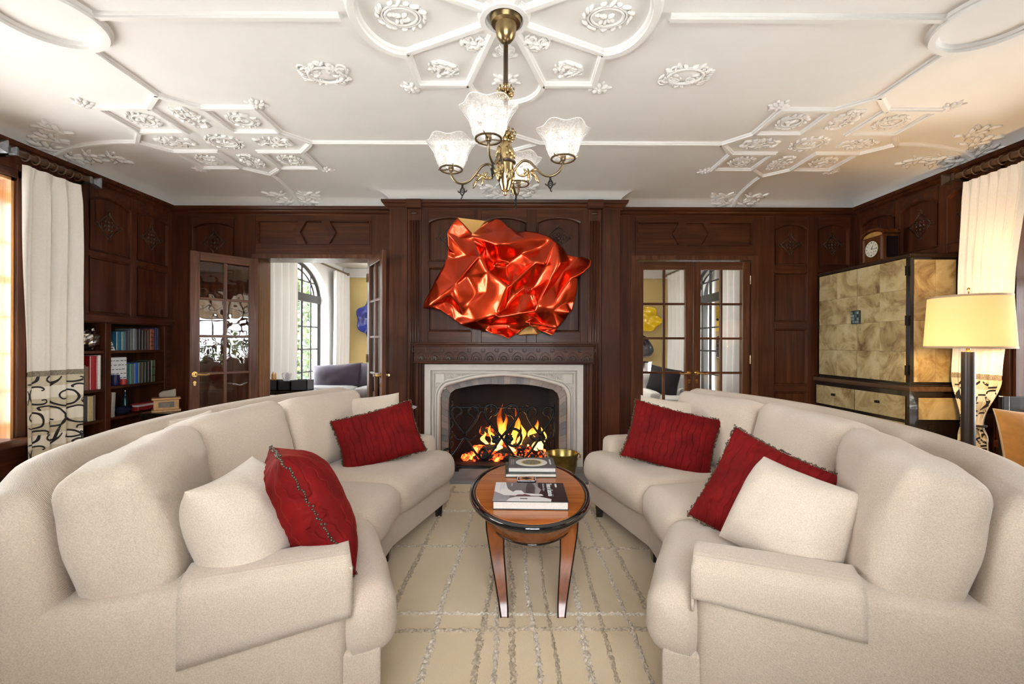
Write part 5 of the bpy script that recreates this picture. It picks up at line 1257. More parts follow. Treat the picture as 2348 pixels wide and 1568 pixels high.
# ------------------------------------------------------------------ curtains on wooden poles
SCR = [[(520,650),(450,760),(440,830),(480,900),(560,915),(640,890),(675,830),(640,775),(570,770),(510,800),(505,835),(535,855),(570,840)],
 [(440,655),(400,655),(385,690),(430,715),(480,700),(520,650)], [(570,655),(610,695),(670,690),(700,665),(680,650)], [(215,735),(290,725),(325,700),(335,650)],
 [(345,785),(360,770),(330,750),(270,775),(250,830),(270,890),(330,910),(380,890),(375,865),(345,870)],
 [(340,965),(335,935),(400,920),(480,930),(540,980),(550,1030),(520,1080),(450,1105),(410,1085),(415,1050),(450,1035),(475,1045)],
 [(585,945),(545,1010),(600,1075)], [(550,1020),(500,1110),(475,1220)], [(700,950),(710,925),(670,910),(610,940),(600,1000),(630,1050),(690,1060),(720,1035),(700,1015)],
 [(300,1045),(290,1065),(260,1060),(243,1030),(270,995),(330,990),(355,1050),(340,1110),(280,1135),(220,1125)], [(385,1180),(395,1155),(350,1145),(290,1165),(265,1230),(300,1290)],
 [(640,750),(640,730),(680,715),(740,735)], [(735,840),(700,840),(695,875),(740,885)], [(215,790),(245,840),(215,920)], [(660,1115),(670,1090),(710,1080),(745,1085)], [(545,1200),(560,1165),(600,1135),(650,1140),(685,1165),(690,1200)]]
def ctrl(z, keys):
    for (z0, a0, b0), (z1, a1, b1) in zip(keys, keys[1:]):
        if z <= z0 and z >= z1:
            f = (z0-z)/(z0-z1); f = f*f*(3-2*f); return a0+(a1-a0)*f, b0+(b1-b0)*f
    return keys[-1][1], keys[-1][2]
def curtain(sg, keys, X0, lab, lab_rod, rod_y, folds, amp, seed, finial_mat):
    r = thing('curtain', (X0, (keys[0][1]+keys[0][2])/2, 0.02), lab, 'curtain')
    def S(s, z, off=0.0):
        a, b = ctrl(z, keys); wd = b-a; y = a+wd*s
        g = smooth(2.54, 2.36, z); A = amp*(0.35+0.65*g)*(0.7+0.5*noise.noise(Vector((s*4, z*0.8, seed))))
        ph = 2*pi*folds*s+0.8*sin(z*1.1+seed)
        x = A*sin(ph)+0.35*A*sin(ph*2.1+1)+0.012*(1-g)*abs(sin(2*pi*folds*s))
        return Vector((X0-sg*(x+off), y+0.3*A*cos(ph)*0.5*(wd/0.47), z))
    zb = 0.985
    def sheet(z0, z1, nz, nm, mat, off=0.0, nx=80):
        m = MB(); m.grid(nx, nz, lambda a, b: S(a, z0+(z1-z0)*b, off)); return m.build(nm, mat, r, smooth=True)
    sheet(2.53, 1.04, 40, 'upper_drape', CURT); sheet(1.045, 1.005, 4, 'braid', BRAID, 0.003); band = sheet(1.01, 0.03, 40, 'lower_drape', CURTB)
    for i, (dz, pts) in enumerate([(0, p) for p in SCR]+[(-0.44, p) for p in SCR]):
        sm = catmull([(x, y, 0) for x, y in pts], 5); m = MB(); n = len(sm); L_, R_ = [], []
        loc = []
        for p in sm:
            px, py = p.x/3.918, 700+p.y/3.918; s = (px-54)/136; s = max(0.0, min(1.0, s)); s = s if sg < 0 else 1-s
            z = CAMZ-(py-788)*(3.27+((px-54)/136)*0.47)/FPX+dz; loc.append(Vector((s, z)))
        if min(q.y for q in loc) < 0.05: continue
        w2 = 0.0062
        for k in range(n):
            a, b = loc[max(0, k-1)], loc[min(n-1, k+1)]; t = Vector(((b.x-a.x)*0.47, b.y-a.y))
            if t.length < 1e-6: t = Vector((1, 0))
            t.normalize(); f = w2*(0.75+0.35*sin(pi*k/(n-1)))
            for arr, q in ((L_, 1), (R_, -1)):
                arr.append(S(max(0, min(1, loc[k].x-q*t.y*f/0.47)), loc[k].y+q*t.x*f, 0.0022))
        m.loft([L_, R_], caps=False, closed=False); m.build('scroll_applique', BLKV, band)
    rod = thing('curtain_rod', (X0, sum(rod_y)/2, 2.60), lab_rod, 'curtain rod')
    y0, y1 = rod_y; m = MB(); n = 40
    m.tube([(X0, y0+(y1-y0)*k/n, 2.60) for k in range(n+1)], [0.020+0.0025*(1 if (k//4) % 2 else 0) for k in range(n+1)], 14); m.build('pole', plain('walnut_pole_%d' % seed, (0.075,0.04,0.022), 0.35, coat=0.3), rod, smooth=True, angle=40)
    for k in range(7):
        y = keys[0][1]+(keys[0][2]-keys[0][1])*(k+0.3)/6.6; m = MB(); m.tube([(X0+0.031*cos(t), y+0.004*sin(k), 2.593+0.031*sin(t)) for t in [2*pi*q/20 for q in range(20)]], 0.0048, 6, closed=True); m.build('ring', plain('ring_%d%d' % (seed, k), (0.11,0.065,0.04), 0.35), rod, smooth=True)
    for y, s in ((y0, -1), (y1, 1)):
        m = MB(); q = lambda w_, d: [(X0-w_, y+s*d, 2.60-w_), (X0+w_, y+s*d, 2.60-w_), (X0+w_, y+s*d, 2.60+w_), (X0-w_, y+s*d, 2.60+w_)]
        m.loft([q(.026, -.03), q(.03, -.01), q(.02, .0), q(.017, .015), q(.026, .035), q(.045, .055), q(.045, .062), q(.002, .10)]); m.build('finial', finial_mat, rod, bevel=0.003, seg=1)
    for y in (y0+0.02, y1-0.02):
        xw = XL if sg < 0 else XR; a, b = sorted((X0, xw)); m = MB(); m.tube([(X0, y, 2.585), ((X0+xw)/2, y, 2.57), (xw, y, 2.57)], 0.010, 8); m.build('bracket', IRON, rod, smooth=True)
    return S, r
curtain(-1, [(2.54, 3.275, 3.715), (1.9, 3.265, 3.735), (1.02, 3.285, 3.745), (0.0, 3.30, 3.75)], XL+0.125, 'ivory curtain hanging straight with a black scroll border beside the bookcase', 'wooden curtain pole with pewter finials beside the bookcase', (3.20, 3.80), 3.5, 0.038, 1, PEWT)
S, r = curtain(1, [(2.54, 3.14, 3.575), (1.7, 3.22, 3.615), (1.02, 3.285, 3.665), (0.66, 3.42, 3.575), (0.56, 3.38, 3.60), (0.0, 3.30, 3.64)], XR-0.125, 'ivory curtain with scroll border tied in at the bottom behind the floor lamp', 'wooden curtain pole with dark finials above the cabinet side', (3.0, 3.66), 6.5, 0.028, 2, plain('dark_finial', (0.05,0.035,0.022), 0.4, 0.3))
m = MB(); m.tube([(XR-0.125+0.045*cos(t), 3.4975+0.085*sin(t), 0.655) for t in [2*pi*q/24 for q in range(24)]], 0.009, 6, closed=True); m.build('tie_cord', BLKV, r, smooth=True)
# ------------------------------------------------------------------ floor lamp
LX, LY = 3.17, 3.18
lp = thing('floor_lamp', (LX, LY, 0), 'lit floor lamp with cream drum shade on a thick dark post', 'lamp')
m = MB(); m.lathe([(0, 0), (0.12, 0), (0.12, 0.02), (0.11, 0.028), (0.038, 0.034), (0.038, 1.215), (0.0, 1.215)], (LX, LY, 0), 28); m.build('post', plain('dark_post', (0.028,0.022,0.018), 0.35, var=0.2), lp, smooth=True, angle=40)
m = MB(); m.tube([(LX, LY, 1.21), (LX, LY, 1.27)], 0.012, 10); m.tube([(LX, LY, 1.27), (LX, LY, 1.64)], 0.004, 8)
for k in range(3): m.tube([(LX, LY, 1.59), (LX+0.213*cos(k*2.1), LY+0.213*sin(k*2.1), 1.594)], 0.003, 6)
m.build('harp', BRASS, lp, smooth=True)
m = MB(); m.ell((LX, LY, 1.648), (0.009, 0.009, 0.014)); m.build('finial', BRASS, lp, smooth=True)
rt, rb_, z0, z1 = 0.215, 0.236, 1.240, 1.600; n = 48
m = MB(); m.loft([[(LX+(rb_+(rt-rb_)*k/6)*cos(2*pi*q/n), LY+(rb_+(rt-rb_)*k/6)*sin(2*pi*q/n), z0+(z1-z0)*k/6) for q in range(n)] for k in range(7)], caps=False); sh = m.build('shade', LINEN, lp, smooth=True)
for rr, z in ((rb_, z0+0.006), (rt, z1-0.006)):
    m = MB(); m.loft([[(LX+(rr+0.0015)*cos(2*pi*q/n), LY+(rr+0.0015)*sin(2*pi*q/n), z+dz) for q in range(n)] for dz in (-0.007, 0.007)], caps=False); m.build('shade_trim', flat('shade_trim%d' % int(z*10), (0.55,0.40,0.26), 0.8), sh, smooth=True)
LB = emis('lamp_bulb', (1, 0.78, 0.45), 20)
for z in (1.31, 1.54): m = MB(); m.ell((LX+0.03, LY, z), (0.02, 0.02, 0.03), None, 14, 8); m.build('bulb', LB, lp, smooth=True)
l = bpy.data.lights.new('lamp_light', 'POINT'); o = bpy.data.objects.new('lamp_light', l); COL.objects.link(o); o.location = (LX, LY, 1.56); l.energy = 9; l.color = (1, 0.60, 0.24); l.shadow_soft_size = 0.05
l = l.copy(); l.energy = 19
o = bpy.data.objects.new('lamp_light', l); COL.objects.link(o); o.location = (LX, LY, 1.28)
# ------------------------------------------------------------------ parchment cabinet
KX0, KX1, KY0, KY1 = 3.225, 3.612, 3.71, 4.825
cb = thing('parchment_cabinet', (3.42, 4.28, 0), 'tall dark-framed cabinet faced with mottled parchment squares', 'cabinet')
MB().box(KX0+0.012, KX1, KY0+0.012, KY1-0.012, 0.94, 1.985).build('upper_body', DARKW, cb)
MB().box(KX0-0.004, KX1, KY0-0.004, KY1, 1.975, 2.005).build('top_board', wood('cab_edge', (0.02,0.011,0.007), (0.035,0.018,0.01), (0.06,0.032,0.018), 'x'), cb, bevel=0.004, seg=1)
MB().box(KX0-0.03, KX1, KY0-0.035, KY1+0.02, 0.925, 0.94).build('waist_ledge', DARKW, cb, bevel=0.003, seg=1)
MB().box(KX0-0.035, KX1, KY0-0.04, KY1+0.025, 0.885, 0.925).build('waist_moulding', wood('cab_waist', (0.06,0.032,0.018), (0.10,0.055,0.03), (0.15,0.09,0.05), 'y'), cb, bevel=0.006)
MB().box(KX0-0.02, KX1, KY0-0.02, KY1+0.01, 0.10, 0.885).build('lower_body', DARKW, cb)
for x in (KX0+0.01, KX1-0.05):
    for y in (KY0+0.01, KY1-0.06): MB().box(x, x+0.05, y, y+0.05, 0, 0.10).build('foot', DARKW, cb)
y0, y1, z0, z1 = KY0+0.035, KY1-0.03, 0.955, 1.968; ym = (y0+y1)/2
random.seed(8)
for di, (a, b) in enumerate(((y0, ym-0.002), (ym+0.002, y1))):
    d = MB().box(KX0-0.004, KX0+0.016, a, b, z0, z1).build('door', DARKW, cb)
    for i in range(2):
        for j in range(4):
            ya, yb = a+(b-a)*i/2, a+(b-a)*(i+1)/2; za, zb = z0+(z1-z0)*j/4, z0+(z1-z0)*(j+1)/4
            MB().box(KX0-0.009, KX0-0.003, ya+0.0008, yb-0.0008, za+0.0008, zb-0.0008).build('parchment_square', PARCH, d)
    for z in (z0+0.1, (z0+z1)/2, z1-0.1): 
        yy = a-0.004 if di == 0 else b+0.004; MB().box(KX0-0.010, KX0, yy-0.008, yy+0.008, z-0.04, z+0.04).build('hinge', IRON, d)
for s in (-1, 1):
    h = MB().box(KX0-0.03, KX0-0.010, min(ym, ym+s*0.05)+0.001, max(ym, ym+s*0.05)-0.001, 1.455, 1.58).build('handle', plain('patinated_%d' % s, (0.03,0.045,0.045), 0.35, 0.5), cb, bevel=0.003, seg=1)
    for i in range(2):
        for j in range(4):
            if (i*3+j+s) % 4 == 0: continue
            MB().box(KX0-0.034, KX0-0.029, ym+s*(0.006+i*0.021)-(0 if s > 0 else 0.018), ym+s*(0.006+i*0.021)+(0.018 if s > 0 else 0), 1.462+j*0.028, 1.462+j*0.028+0.023).build('shell_inlay', plain('shell%d%d%d' % (s, i, j), random.choice([(0.30,0.38,0.36), (0.12,0.22,0.22), (0.45,0.48,0.42)]), 0.2, 0.3), h)
for a, b in ((y0-0.02, ym-0.004), (ym+0.004, y1+0.01)):
    d = MB().box(KX0-0.026, KX0-0.016, a, b, 0.655, 0.845).build('drawer', DARKW, cb)
    for i in range(2):
        ya, yb = a+(b-a)*i/2, a+(b-a)*(i+1)/2; MB().box(KX0-0.030, KX0-0.024, ya+0.001, yb-0.001, 0.656, 0.844).build('parchment_square', PARCH, d)
    MB().box(KX0-0.05, KX0-0.03, (a+b)/2-0.02, (a+b)/2+0.02, 0.755, 0.778).build('knob', IRON, d, bevel=0.003, seg=1)
    d = MB().box(KX0-0.026, KX0-0.016, a, b, 0.14, 0.63).build('lower_door', DARKW, cb)
    for i in range(2):
        ya, yb = a+(b-a)*i/2, a+(b-a)*(i+1)/2
        for j in range(2): MB().box(KX0-0.030, KX0-0.024, ya+0.001, yb-0.001, 0.142+j*0.243, 0.142+(j+1)*0.243-0.002).build('parchment_square', PARCH, d)
SP = PARCH
for z0_, z1_ in ((0.96, 1.46), (1.462, 1.955)):
    for xa, xb in ((KX0+0.04, KX0+0.21), (KX0+0.212, KX1-0.01)): MB().box(xa, xb, KY0+0.006, KY0+0.014, z0_, z1_).build('side_parchment', SP, cb)
MB().box(KX0+0.05, KX1-0.01, KY0-0.027, KY0-0.018, 0.66, 0.835).build('side_parchment', SP, cb)
# ------------------------------------------------------------------ mantel clock on the cabinet
ck = thing('bracket_clock', (3.48, 4.32, 2.005), 'arched mahogany bracket clock with white dial on the parchment cabinet', 'clock')
CW_ = wood('clock_wood', (0.06,0.018,0.007), (0.11,0.035,0.012), (0.17,0.06,0.02), 'z', 0.2, 0.6)
x0, x1, ya, yb, zb = 3.405, 3.56, 4.185, 4.465, 2.007; yc = (ya+yb)/2
MB().box(x0-0.015, x1+0.01, ya-0.015, yb+0.015, zb, zb+0.035).build('base', CW_, ck, bevel=0.008)
def arch_(hw, zs, rise, n=14): return [(yc+hw*cos(pi*k/n), zs+rise*sin(pi*k/n)) for k in range(n+1)]
cf = lambda u, z, d: (x0-d, u, z)
m = MB(); m.pris(cf, [(yc-0.125, zb+0.035), (yc+0.125, zb+0.035)]+arch_(0.125, zb+0.27, 0.055), -0.14, 0.0); bd = m.build('case', CW_, ck, bevel=0.002, seg=1)
m = MB(); m.pris(cf, arch_(0.148, zb+0.283, 0.068)+arch_(0.123, zb+0.278, 0.05)[::-1], -0.15, 0.012); m.build('arched_hood', CW_, ck)
m = MB(); m.pris(cf, arch_(0.112, zb+0.272, 0.042), 0.0, 0.003); m.build('fan_inlay', plain('fan_veneer', (0.45,0.24,0.07), 0.3, var=0.3), ck)
for s in (-1, 1):
    MB().pris(cf, [(yc+s*0.095, zb+0.05), (yc+s*0.118, zb+0.05), (yc+s*0.118, zb+0.26), (yc+s*0.095, zb+0.26)], 0.0, 0.006).build('side_column', plain('colm%d' % s, (0.20,0.10,0.06), 0.3), ck)
m = MB(); m.pris(cf, [(yc-0.088, zb+0.05), (yc+0.088, zb+0.05), (yc+0.088, zb+0.262), (yc-0.088, zb+0.262)], 0.0, 0.004); m.build('dial_frame', CW_, ck)
dc = zb+0.157
disc = lambda r, d: [(yc+r*cos(2*pi*k/36), dc+r*sin(2*pi*k/36)) for k in range(36)]
m = MB(); m.pris(cf, disc(0.084, 0), 0.004, 0.012); m.build('bezel', BRASS, ck)
m = MB(); m.pris(cf, disc(0.075, 0), 0.012, 0.014); di = m.build('dial', flat('enamel_dial', (0.75,0.72,0.60), 0.3), ck)
INK = flat('ink', (0.01, 0.01, 0.012), 0.5)
m = MB()
for k in range(12):
    a = 2*pi*k/12; ca, sa = cos(a), sin(a)
    for o_ in ((-0.003, 0.003) if k % 3 else (-0.004, 0, 0.004)):
        m.tube([cf(yc+0.052*ca-o_*sa, dc+0.052*sa+o_*ca, 0.0145), cf(yc+0.067*ca-o_*sa, dc+0.067*sa+o_*ca, 0.0145)], 0.0014, 4)
m.build('numerals', INK, di)
# right edge of the dial is towards -y: hour hand up and right, minute hand right
m = MB(); m.tube([cf(yc, dc, 0.016), cf(yc-0.022, dc+0.034, 0.016)], [0.003, 0.0012], 5); m.tube([cf(yc, dc, 0.018), cf(yc-0.058, dc-0.004, 0.018)], [0.003, 0.001], 5); m.build('hands', INK, di)
m = MB()
for u in (-0.03, 0.0, 0.03): m.tube([cf(yc+u, dc-0.03, 0.014), cf(yc+u, dc-0.03, 0.0155)], 0.004, 8)
m.build('winding_holes', INK, di)
m = MB(); m.box(x0+0.02, x1-0.03, ya+0.004, ya+0.009, zb+0.06, zb+0.25); m.build('side_glass', plain('dark_glass', (0.01,0.008,0.007), 0.05), ck)
# ------------------------------------------------------------------ chair with ochre cushion
cr = thing('side_chair', (2.98, 2.50, 0), 'dark wooden chair standing beside the lamp-lit curtain', 'chair')
def leg4(x, y, zt): 
    m = MB(); m.loft([[(x-a, y-a, z), (x+a, y-a, z), (x+a, y+a, z), (x-a, y+a, z)] for a, z in ((0.015, 0.0), (0.022, zt))]); m.build('leg', DARKW, cr)
for x in (2.955, 3.38):
    for y in (2.36, 2.75): leg4(x, y, 0.44)
MB().box(2.93, 3.41, 2.33, 2.77, 0.44, 0.47).build('seat', DARKW, cr, bevel=0.008)
for x in (2.955, 3.38): MB().box(x-0.02, x+0.02, 2.735, 2.765, 0.45, 0.955).build('back_post', DARKW, cr, bevel=0.004)
MB().box(2.965, 3.37, 2.738, 2.762, 0.82, 0.955).build('top_rail', DARKW, cr, bevel=0.006); MB().box(2.965, 3.37, 2.74, 2.76, 0.58, 0.64).build('back_rail', DARKW, cr, bevel=0.004)
o = pillow(0.44, 0.42, 0.16, 0.08, 0.006, 30, 26).build('throw_pillow', YELF, None, smooth=True)
place(o, Vector((3.045, 2.62, 0.675)), (-0.15, -1), 14, 2); tag(o, 'ochre velvet pillow standing on the dark wooden chair', 'pillow')
m = MB(); p_ = 0.08; m.tube([(0.22*U*(1-p_*(1-Vv*Vv)*U*U), 0, 0.21*Vv*(1-p_*(1-U*U)*Vv*Vv)) for U, Vv in [((2*k/10-1), 1) for k in range(10)]+[(1, 1-2*k/10) for k in range(10)]+[(1-2*k/10, -1) for k in range(10)]+[(-1, 2*k/10-1) for k in range(10)]], 0.004, 5, closed=True); q = m.build('piping', flat('cream_piping', (0.7,0.55,0.35), 0.8), None, smooth=True); q.parent = o
# ------------------------------------------------------------------ built-in bookcase
BX = -3.945
bc_ = thing('bookcase', (-3.79, 4.13, 0), 'built-in mahogany bookcase set into the panelled wall', 'bookcase')
MB().box(BX-0.02, BX, *BKY, 0, BKZ).build('back_panel', WZ, bc_)
for a, b in ((BKY[0], BKY[0]+0.03), (4.085, 4.145), (BKY[1]-0.03, BKY[1])): MB().box(BX, XL+0.004, a, b, 0, BKZ).build('upright', WZ, bc_, bevel=0.003, seg=1)
MB().box(BX, XL+0.004, *BKY, BKZ-0.025, BKZ).build('head_board', WY, bc_); MB().box(BX, XL+0.004, *BKY, 0.0, 0.12).build('plinth', WY, bc_)
SHL = (0.12, 0.575, 0.845, 1.185); SHR = (0.12, 0.575, 0.86, 1.185)
for a, b, zs in ((BKY[0]+0.03, 4.085, SHL), (4.145, BKY[1]-0.03, SHR)):
    for z in zs: MB().box(BX, XL-0.004, a, b, z-0.024, z).build('shelf', WY, bc_, bevel=0.003, seg=1)
def book(y, t, h, z, col, lab, d=0.15, xf=-3.655, lean=0.0, group=None, rough=0.55, band=None):
    r = thing('book', (0, 0, 0), lab, 'book', group); q = plain('binding', col, rough, var=0.15, vs=60)
    MB().box(-d+0.003, -0.004, -t/2+0.003, t/2-0.003, 0.003, h-0.003).build('pages', PAPER, r)
    m = MB(); m.box(-d, -0.006, -t/2, -t/2+0.003, 0, h); m.box(-d, -0.006, t/2-0.003, t/2, 0, h); m.build('covers', q, r)
    m = MB(); m.loft([[Vector((-0.006+0.006*sin(pi*k/6), -t/2+t*k/6, zz)) for k in range(7)]+[Vector((-0.008, t/2, zz)), Vector((-0.008, -t/2, zz))] for zz in (0, h)]); s = m.build('spine', q, r)
    if band:
        for zz in band: MB().box(-0.002, 0.0012, -t/2+0.002, t/2-0.002, h*zz-0.004, h*zz+0.004).build('spine_band', GILT, s)
    r.location = (xf, y, z); r.rotation_euler = (radians(lean), 0, 0); return r
G1, G2, G3, G4 = 'books on the upper right shelf', 'books on the middle right shelf', 'books on the middle left shelf', 'books on the lower left shelf'
y = 4.235
for t, h, c, lab, bd in [(.062, .175, (.01,.10,.16), 'wide bright teal book beside the zebra picture', None), (.034, .178, (.05,.16,.18), 'pale teal book next to the wide teal book', None), (.03, .185, (.012,.015,.035), 'navy book with plain spine on the top shelf', None),
  (.026, .19, (.03,.033,.036), 'thin charcoal book left of the grey pair on the top shelf', None), (.03, .205, (.10,.115,.12), 'mid grey book on the top shelf', None), (.036, .208, (.16,.19,.21), 'pale slate book, lightest spine on the top shelf', None),
  (.034, .205, (.006,.006,.008), 'black book right of the pale slate book', None), (.036, .21, (.012,.011,.012), 'soft black book among the dark top-shelf spines', None), (.036, .20, (.022,.016,.014), 'dark brown-black book among the dark top-shelf spines', None),
  (.032, .195, (.05,.03,.022), 'umber book left of the rust book', None), (.032, .20, (.13,.04,.02), 'rust brown book beside the patterned red book', None), (.04, .212, (.30,.06,.03), 'patterned red book with gilt marks on the top shelf', (.2, .4, .6, .8)), (.02, .205, (.06,.012,.012), 'thin maroon book on the top shelf', None), (.028, .225, (.02,.04,.15), 'tall royal blue book near the shelf end', None), (.03, .22, (.02,.012,.014), 'tall dark book at the end of the top shelf', None)]:
    book(y+t/2, t, h, 1.185, c, lab, group=G1, band=bd); y += t+0.001
y = 4.385
for t, h, c, lab, bd in [(.034, .195, (.04,.13,.11), 'sea green book next to the white lettered box', None), (.018, .192, (.05,.09,.07), 'thin green book left of the bright blue book', None), (.05, .20, (.01,.09,.42), 'bright blue book on the middle shelf', None), (.04, .205, (.05,.055,.025), 'olive green book right of the bright blue book', None),
  (.036, .207, (.03,.035,.022), 'dark moss book on the middle shelf', None), (.04, .208, (.012,.02,.018), 'green-black book on the middle shelf', None), (.036, .212, (.008,.008,.01), 'black book left of the worn green book', None), (.05, .22, (.05,.085,.035), 'worn green book at the end of the middle shelf', (.3, .7))]:
    book(y+t/2, t, h, 0.86, c, lab, group=G2, band=bd); y += t+0.001
y = 3.825
for t, h, c, lab in [(.03, .20, (.10,.045,.03), 'worn brown book close to the curtain, middle shelf'), (.035, .215, (.16,.09,.06), 'tan-brown old book on the middle left shelf'), (.04, .22, (.12,.10,.095), 'grey-brown old book on the middle left shelf'), (.03, .205, (.24,.09,.05), 'russet old book leaning by the large red book')]:
    book(y+t/2, t, h, 0.845, c, lab, group=G3); y += t+0.001
book(4.006, 0.075, 0.295, 0.845, (.36,.006,.012), 'large bright red book on the middle left shelf', 0.2, group=G3); book(4.063, 0.030, 0.30, 0.845, (.72,.70,.68), 'tall white book between the red book and the upright', 0.2, group=G3)
y = 3.81
for t, h, c, lab in [(.04, .18, (.10,.08,.06), 'dull brown book close to the curtain, lower shelf'), (.055, .19, (.36,.29,.17), 'beige cloth book on the lower left shelf'), (.045, .225, (.05,.055,.06), 'dark grey book on the lower left shelf'), (.05, .215, (.55,.47,.22), 'yellow picture book on the lower left shelf'), (.025, .22, (.10,.06,.05), 'thin brown book at the end of the lower left shelf')]:
    book(y+t/2, t, h, 0.575, c, lab, group=G4); y += t+0.001
book(4.20, 0.04, 0.225, 0.575, (.32,.31,.30), 'pale grey binder leaning on the lower right shelf', lean=-3, group='things on the lower right shelf')
# zebra picture, boxes, mugs, silver ball
zp = thing('zebra_picture', (-3.68, 4.185, 1.185), 'small black and white zebra picture leaning by the teal book', 'picture')
m = MB(); m.loft([[(-3.70, 4.15, 1.186), (-3.66, 4.15, 1.186), (-3.66, 4.225, 1.186), (-3.70, 4.225, 1.186)], [(-3.72, 4.15, 1.335), (-3.69, 4.15, 1.335), (-3.69, 4.19, 1.335), (-3.72, 4.19, 1.335)]]); m.build('board', flat('zebra_white', (0.65,0.65,0.63), 0.5), zp)
for k in range(6):
    z = 1.20+k*0.021; f = k/6; MB().box(-3.664-0.028*f, -3.657-0.028*f, 4.155, 4.20-0.02*f+0.012*(k % 2), z, z+0.010).build('zebra_stripe', INK, zp)
wb = thing('lettered_box', (-3.76, 4.27, 0.86), 'white box with lines of script lettering on the middle right shelf', 'box')
MB().box(-3.90, -3.68, 4.16, 4.375, 0.861, 1.12).build('box_body', flat('box_white', (0.66,0.67,0.68), 0.5), wb, bevel=0.002, seg=1)
random.seed(4)
for i in range(6):
    yy = 4.17
    while yy < 4.36:
        L = random.uniform(0.012, 0.035); MB().box(-3.681, -3.679, yy, min(yy+L, 4.37), 1.085-i*0.04, 1.091-i*0.04).build('script_line', INK, wb); yy += L+random.uniform(0.008, 0.02)
def mug(loc, r, h, mat, lab):
    t = thing('mug', loc, lab, 'mug'); m = MB(); m.lathe([(0, 0), (r*0.8, 0), (r, h*0.1), (r, h), (r*0.9, h), (r*0.88, h*0.12), (0, h*0.1)], loc, 20); m.build('cup', mat, t, smooth=True, angle=40)
    m = MB(); m.tube([(loc[0]+0.0, loc[1]+r+r*0.55*sin(a), loc[2]+h*0.5+h*0.3*cos(a)) for a in [pi*k/8 for k in range(9)]], r*0.12, 6); m.build('handle', mat, t, smooth=True); return t
mug((-3.645, 4.205, 0.861), 0.034, 0.10, flat('navy_glaze', (0.01,0.014,0.06), 0.15), 'dark navy mug in front of the white lettered box')
mug((-3.65, 4.30, 0.861), 0.028, 0.055, flat('red_glaze', (0.32,0.02,0.02), 0.2), 'little red cup in front of the white lettered box')
o = MB(); o.ell((0, 0, 0), (0.108, 0.108, 0.104), None, 28, 18); 
o.v = [p+p.normalized()*(0.018*noise.noise(p*26)+0.014*noise.noise(p*60)) for p in o.v]; o = o.build('crumpled_foil_ball', SILV, None); o.location = (-3.72, 3.972, 1.185+0.108); tag(o, 'crumpled silver foil ball on the upper left shelf', 'ornament')
tr = thing('toy_tram', (-3.70, 4.58, 0.576), 'red and white toy tram on the lower right shelf', 'toy')
RT = flat('tram_red', (0.28,0.02,0.02), 0.3)
MB().box(-3.735, -3.665, 4.49, 4.70, 0.585, 0.625).build('lower_body', RT, tr, bevel=0.004, seg=1); MB().box(-3.73, -3.67, 4.50, 4.69, 0.625, 0.645).build('window_band', flat('tram_white', (0.6,0.6,0.58), 0.4), tr); MB().box(-3.735, -3.665, 4.48, 4.71, 0.645, 0.66).build('roof', RT, tr, bevel=0.004, seg=1)
for yy in (4.53, 4.66):
    for xx in (-3.735, -3.665): m = MB(); m.tube([(xx-0.004, yy, 0.586), (xx+0.004, yy, 0.586)], 0.0105, 12); m.build('wheel', IRON, tr)
t = thing('ceramic_bowl', (-3.72, 4.36, 0.575), 'dark blue glazed bowl on the lower right shelf', 'bowl'); m = MB(); m.lathe([(0, 0.001), (0.04, 0.001), (0.06, 0.02), (0.085, 0.06), (0.088, 0.066), (0.08, 0.064), (0.05, 0.02), (0, 0.014)], (-3.72, 4.36, 0.575), 26); m.build('bowl_body', flat('blueblack_glaze', (0.012,0.016,0.04), 0.12), t, smooth=True, angle=50)
t = thing('glass_bottle', (-3.75, 4.52, 0.66), 'slim dark bottle standing behind the toy tram', 'bottle'); t.location.z = 0.575; ORG[t.name] = Vector((-3.80, 4.50, 0.575)); t.location = (-3.80, 4.50, 0.575); m = MB(); m.lathe([(0, 0.001), (0.022, 0.001), (0.024, 0.12), (0.010, 0.16), (0.009, 0.20), (0.012, 0.205), (0, 0.205)], (-3.80, 4.50, 0.575), 18); m.build('bottle_body', flat('bottle_green', (0.01,0.035,0.04), 0.08), t, smooth=True, angle=50); m = MB(); m.tube([(-3.80, 4.50, 0.78), (-3.80, 4.50, 0.79)], 0.008, 10); m.build('cap', SILV, t)
# ------------------------------------------------------------------ wooden box with plaque on a stand
LO = wood('pale_oak_box', (0.36,0.20,0.08), (0.47,0.28,0.12), (0.55,0.35,0.17), 'y', 0.35, 0.2)
sx_, sy_, sz_ = -3.32, 4.40, 0.60
ped = thing('plant_stand', (sx_, sy_, 0), 'dark wooden stand under the pale oak box', 'stand')
MB().box(sx_-0.15, sx_+0.15, sy_-0.14, sy_+0.14, sz_-0.03, sz_).build('top', DARKW, ped, bevel=0.004)
for dx in (-0.12, 0.12):
    for dy in (-0.11, 0.11): MB().box(sx_+dx-0.015, sx_+dx+0.015, sy_+dy-0.015, sy_+dy+0.015, 0, sz_-0.03).build('leg', DARKW, ped)
wbx = thing('plaque_box', (sx_, sy_, sz_), 'pale oak box with a black plaque and a rough stone on its lid', 'box')
a_ = radians(38); R_ = Matrix.Translation((sx_, sy_, sz_)) @ Matrix.Rotation(a_, 4, 'Z')
def bxr(w_, d_, z0, z1, nm, mat, y=0, bevel=0.004, par=wbx, x=0): m = MB(); m.box(x-w_/2, x+w_/2, y-d_/2, y+d_/2, z0, z1); m.xf(R_); return m.build(nm, mat, par, bevel=bevel)
bxr(0.225, 0.15, 0.001, 0.022, 'base', LO); bxr(0.195, 0.125, 0.022, 0.115, 'body', LO); bxr(0.225, 0.15, 0.115, 0.135, 'lid', LO, bevel=0.008)
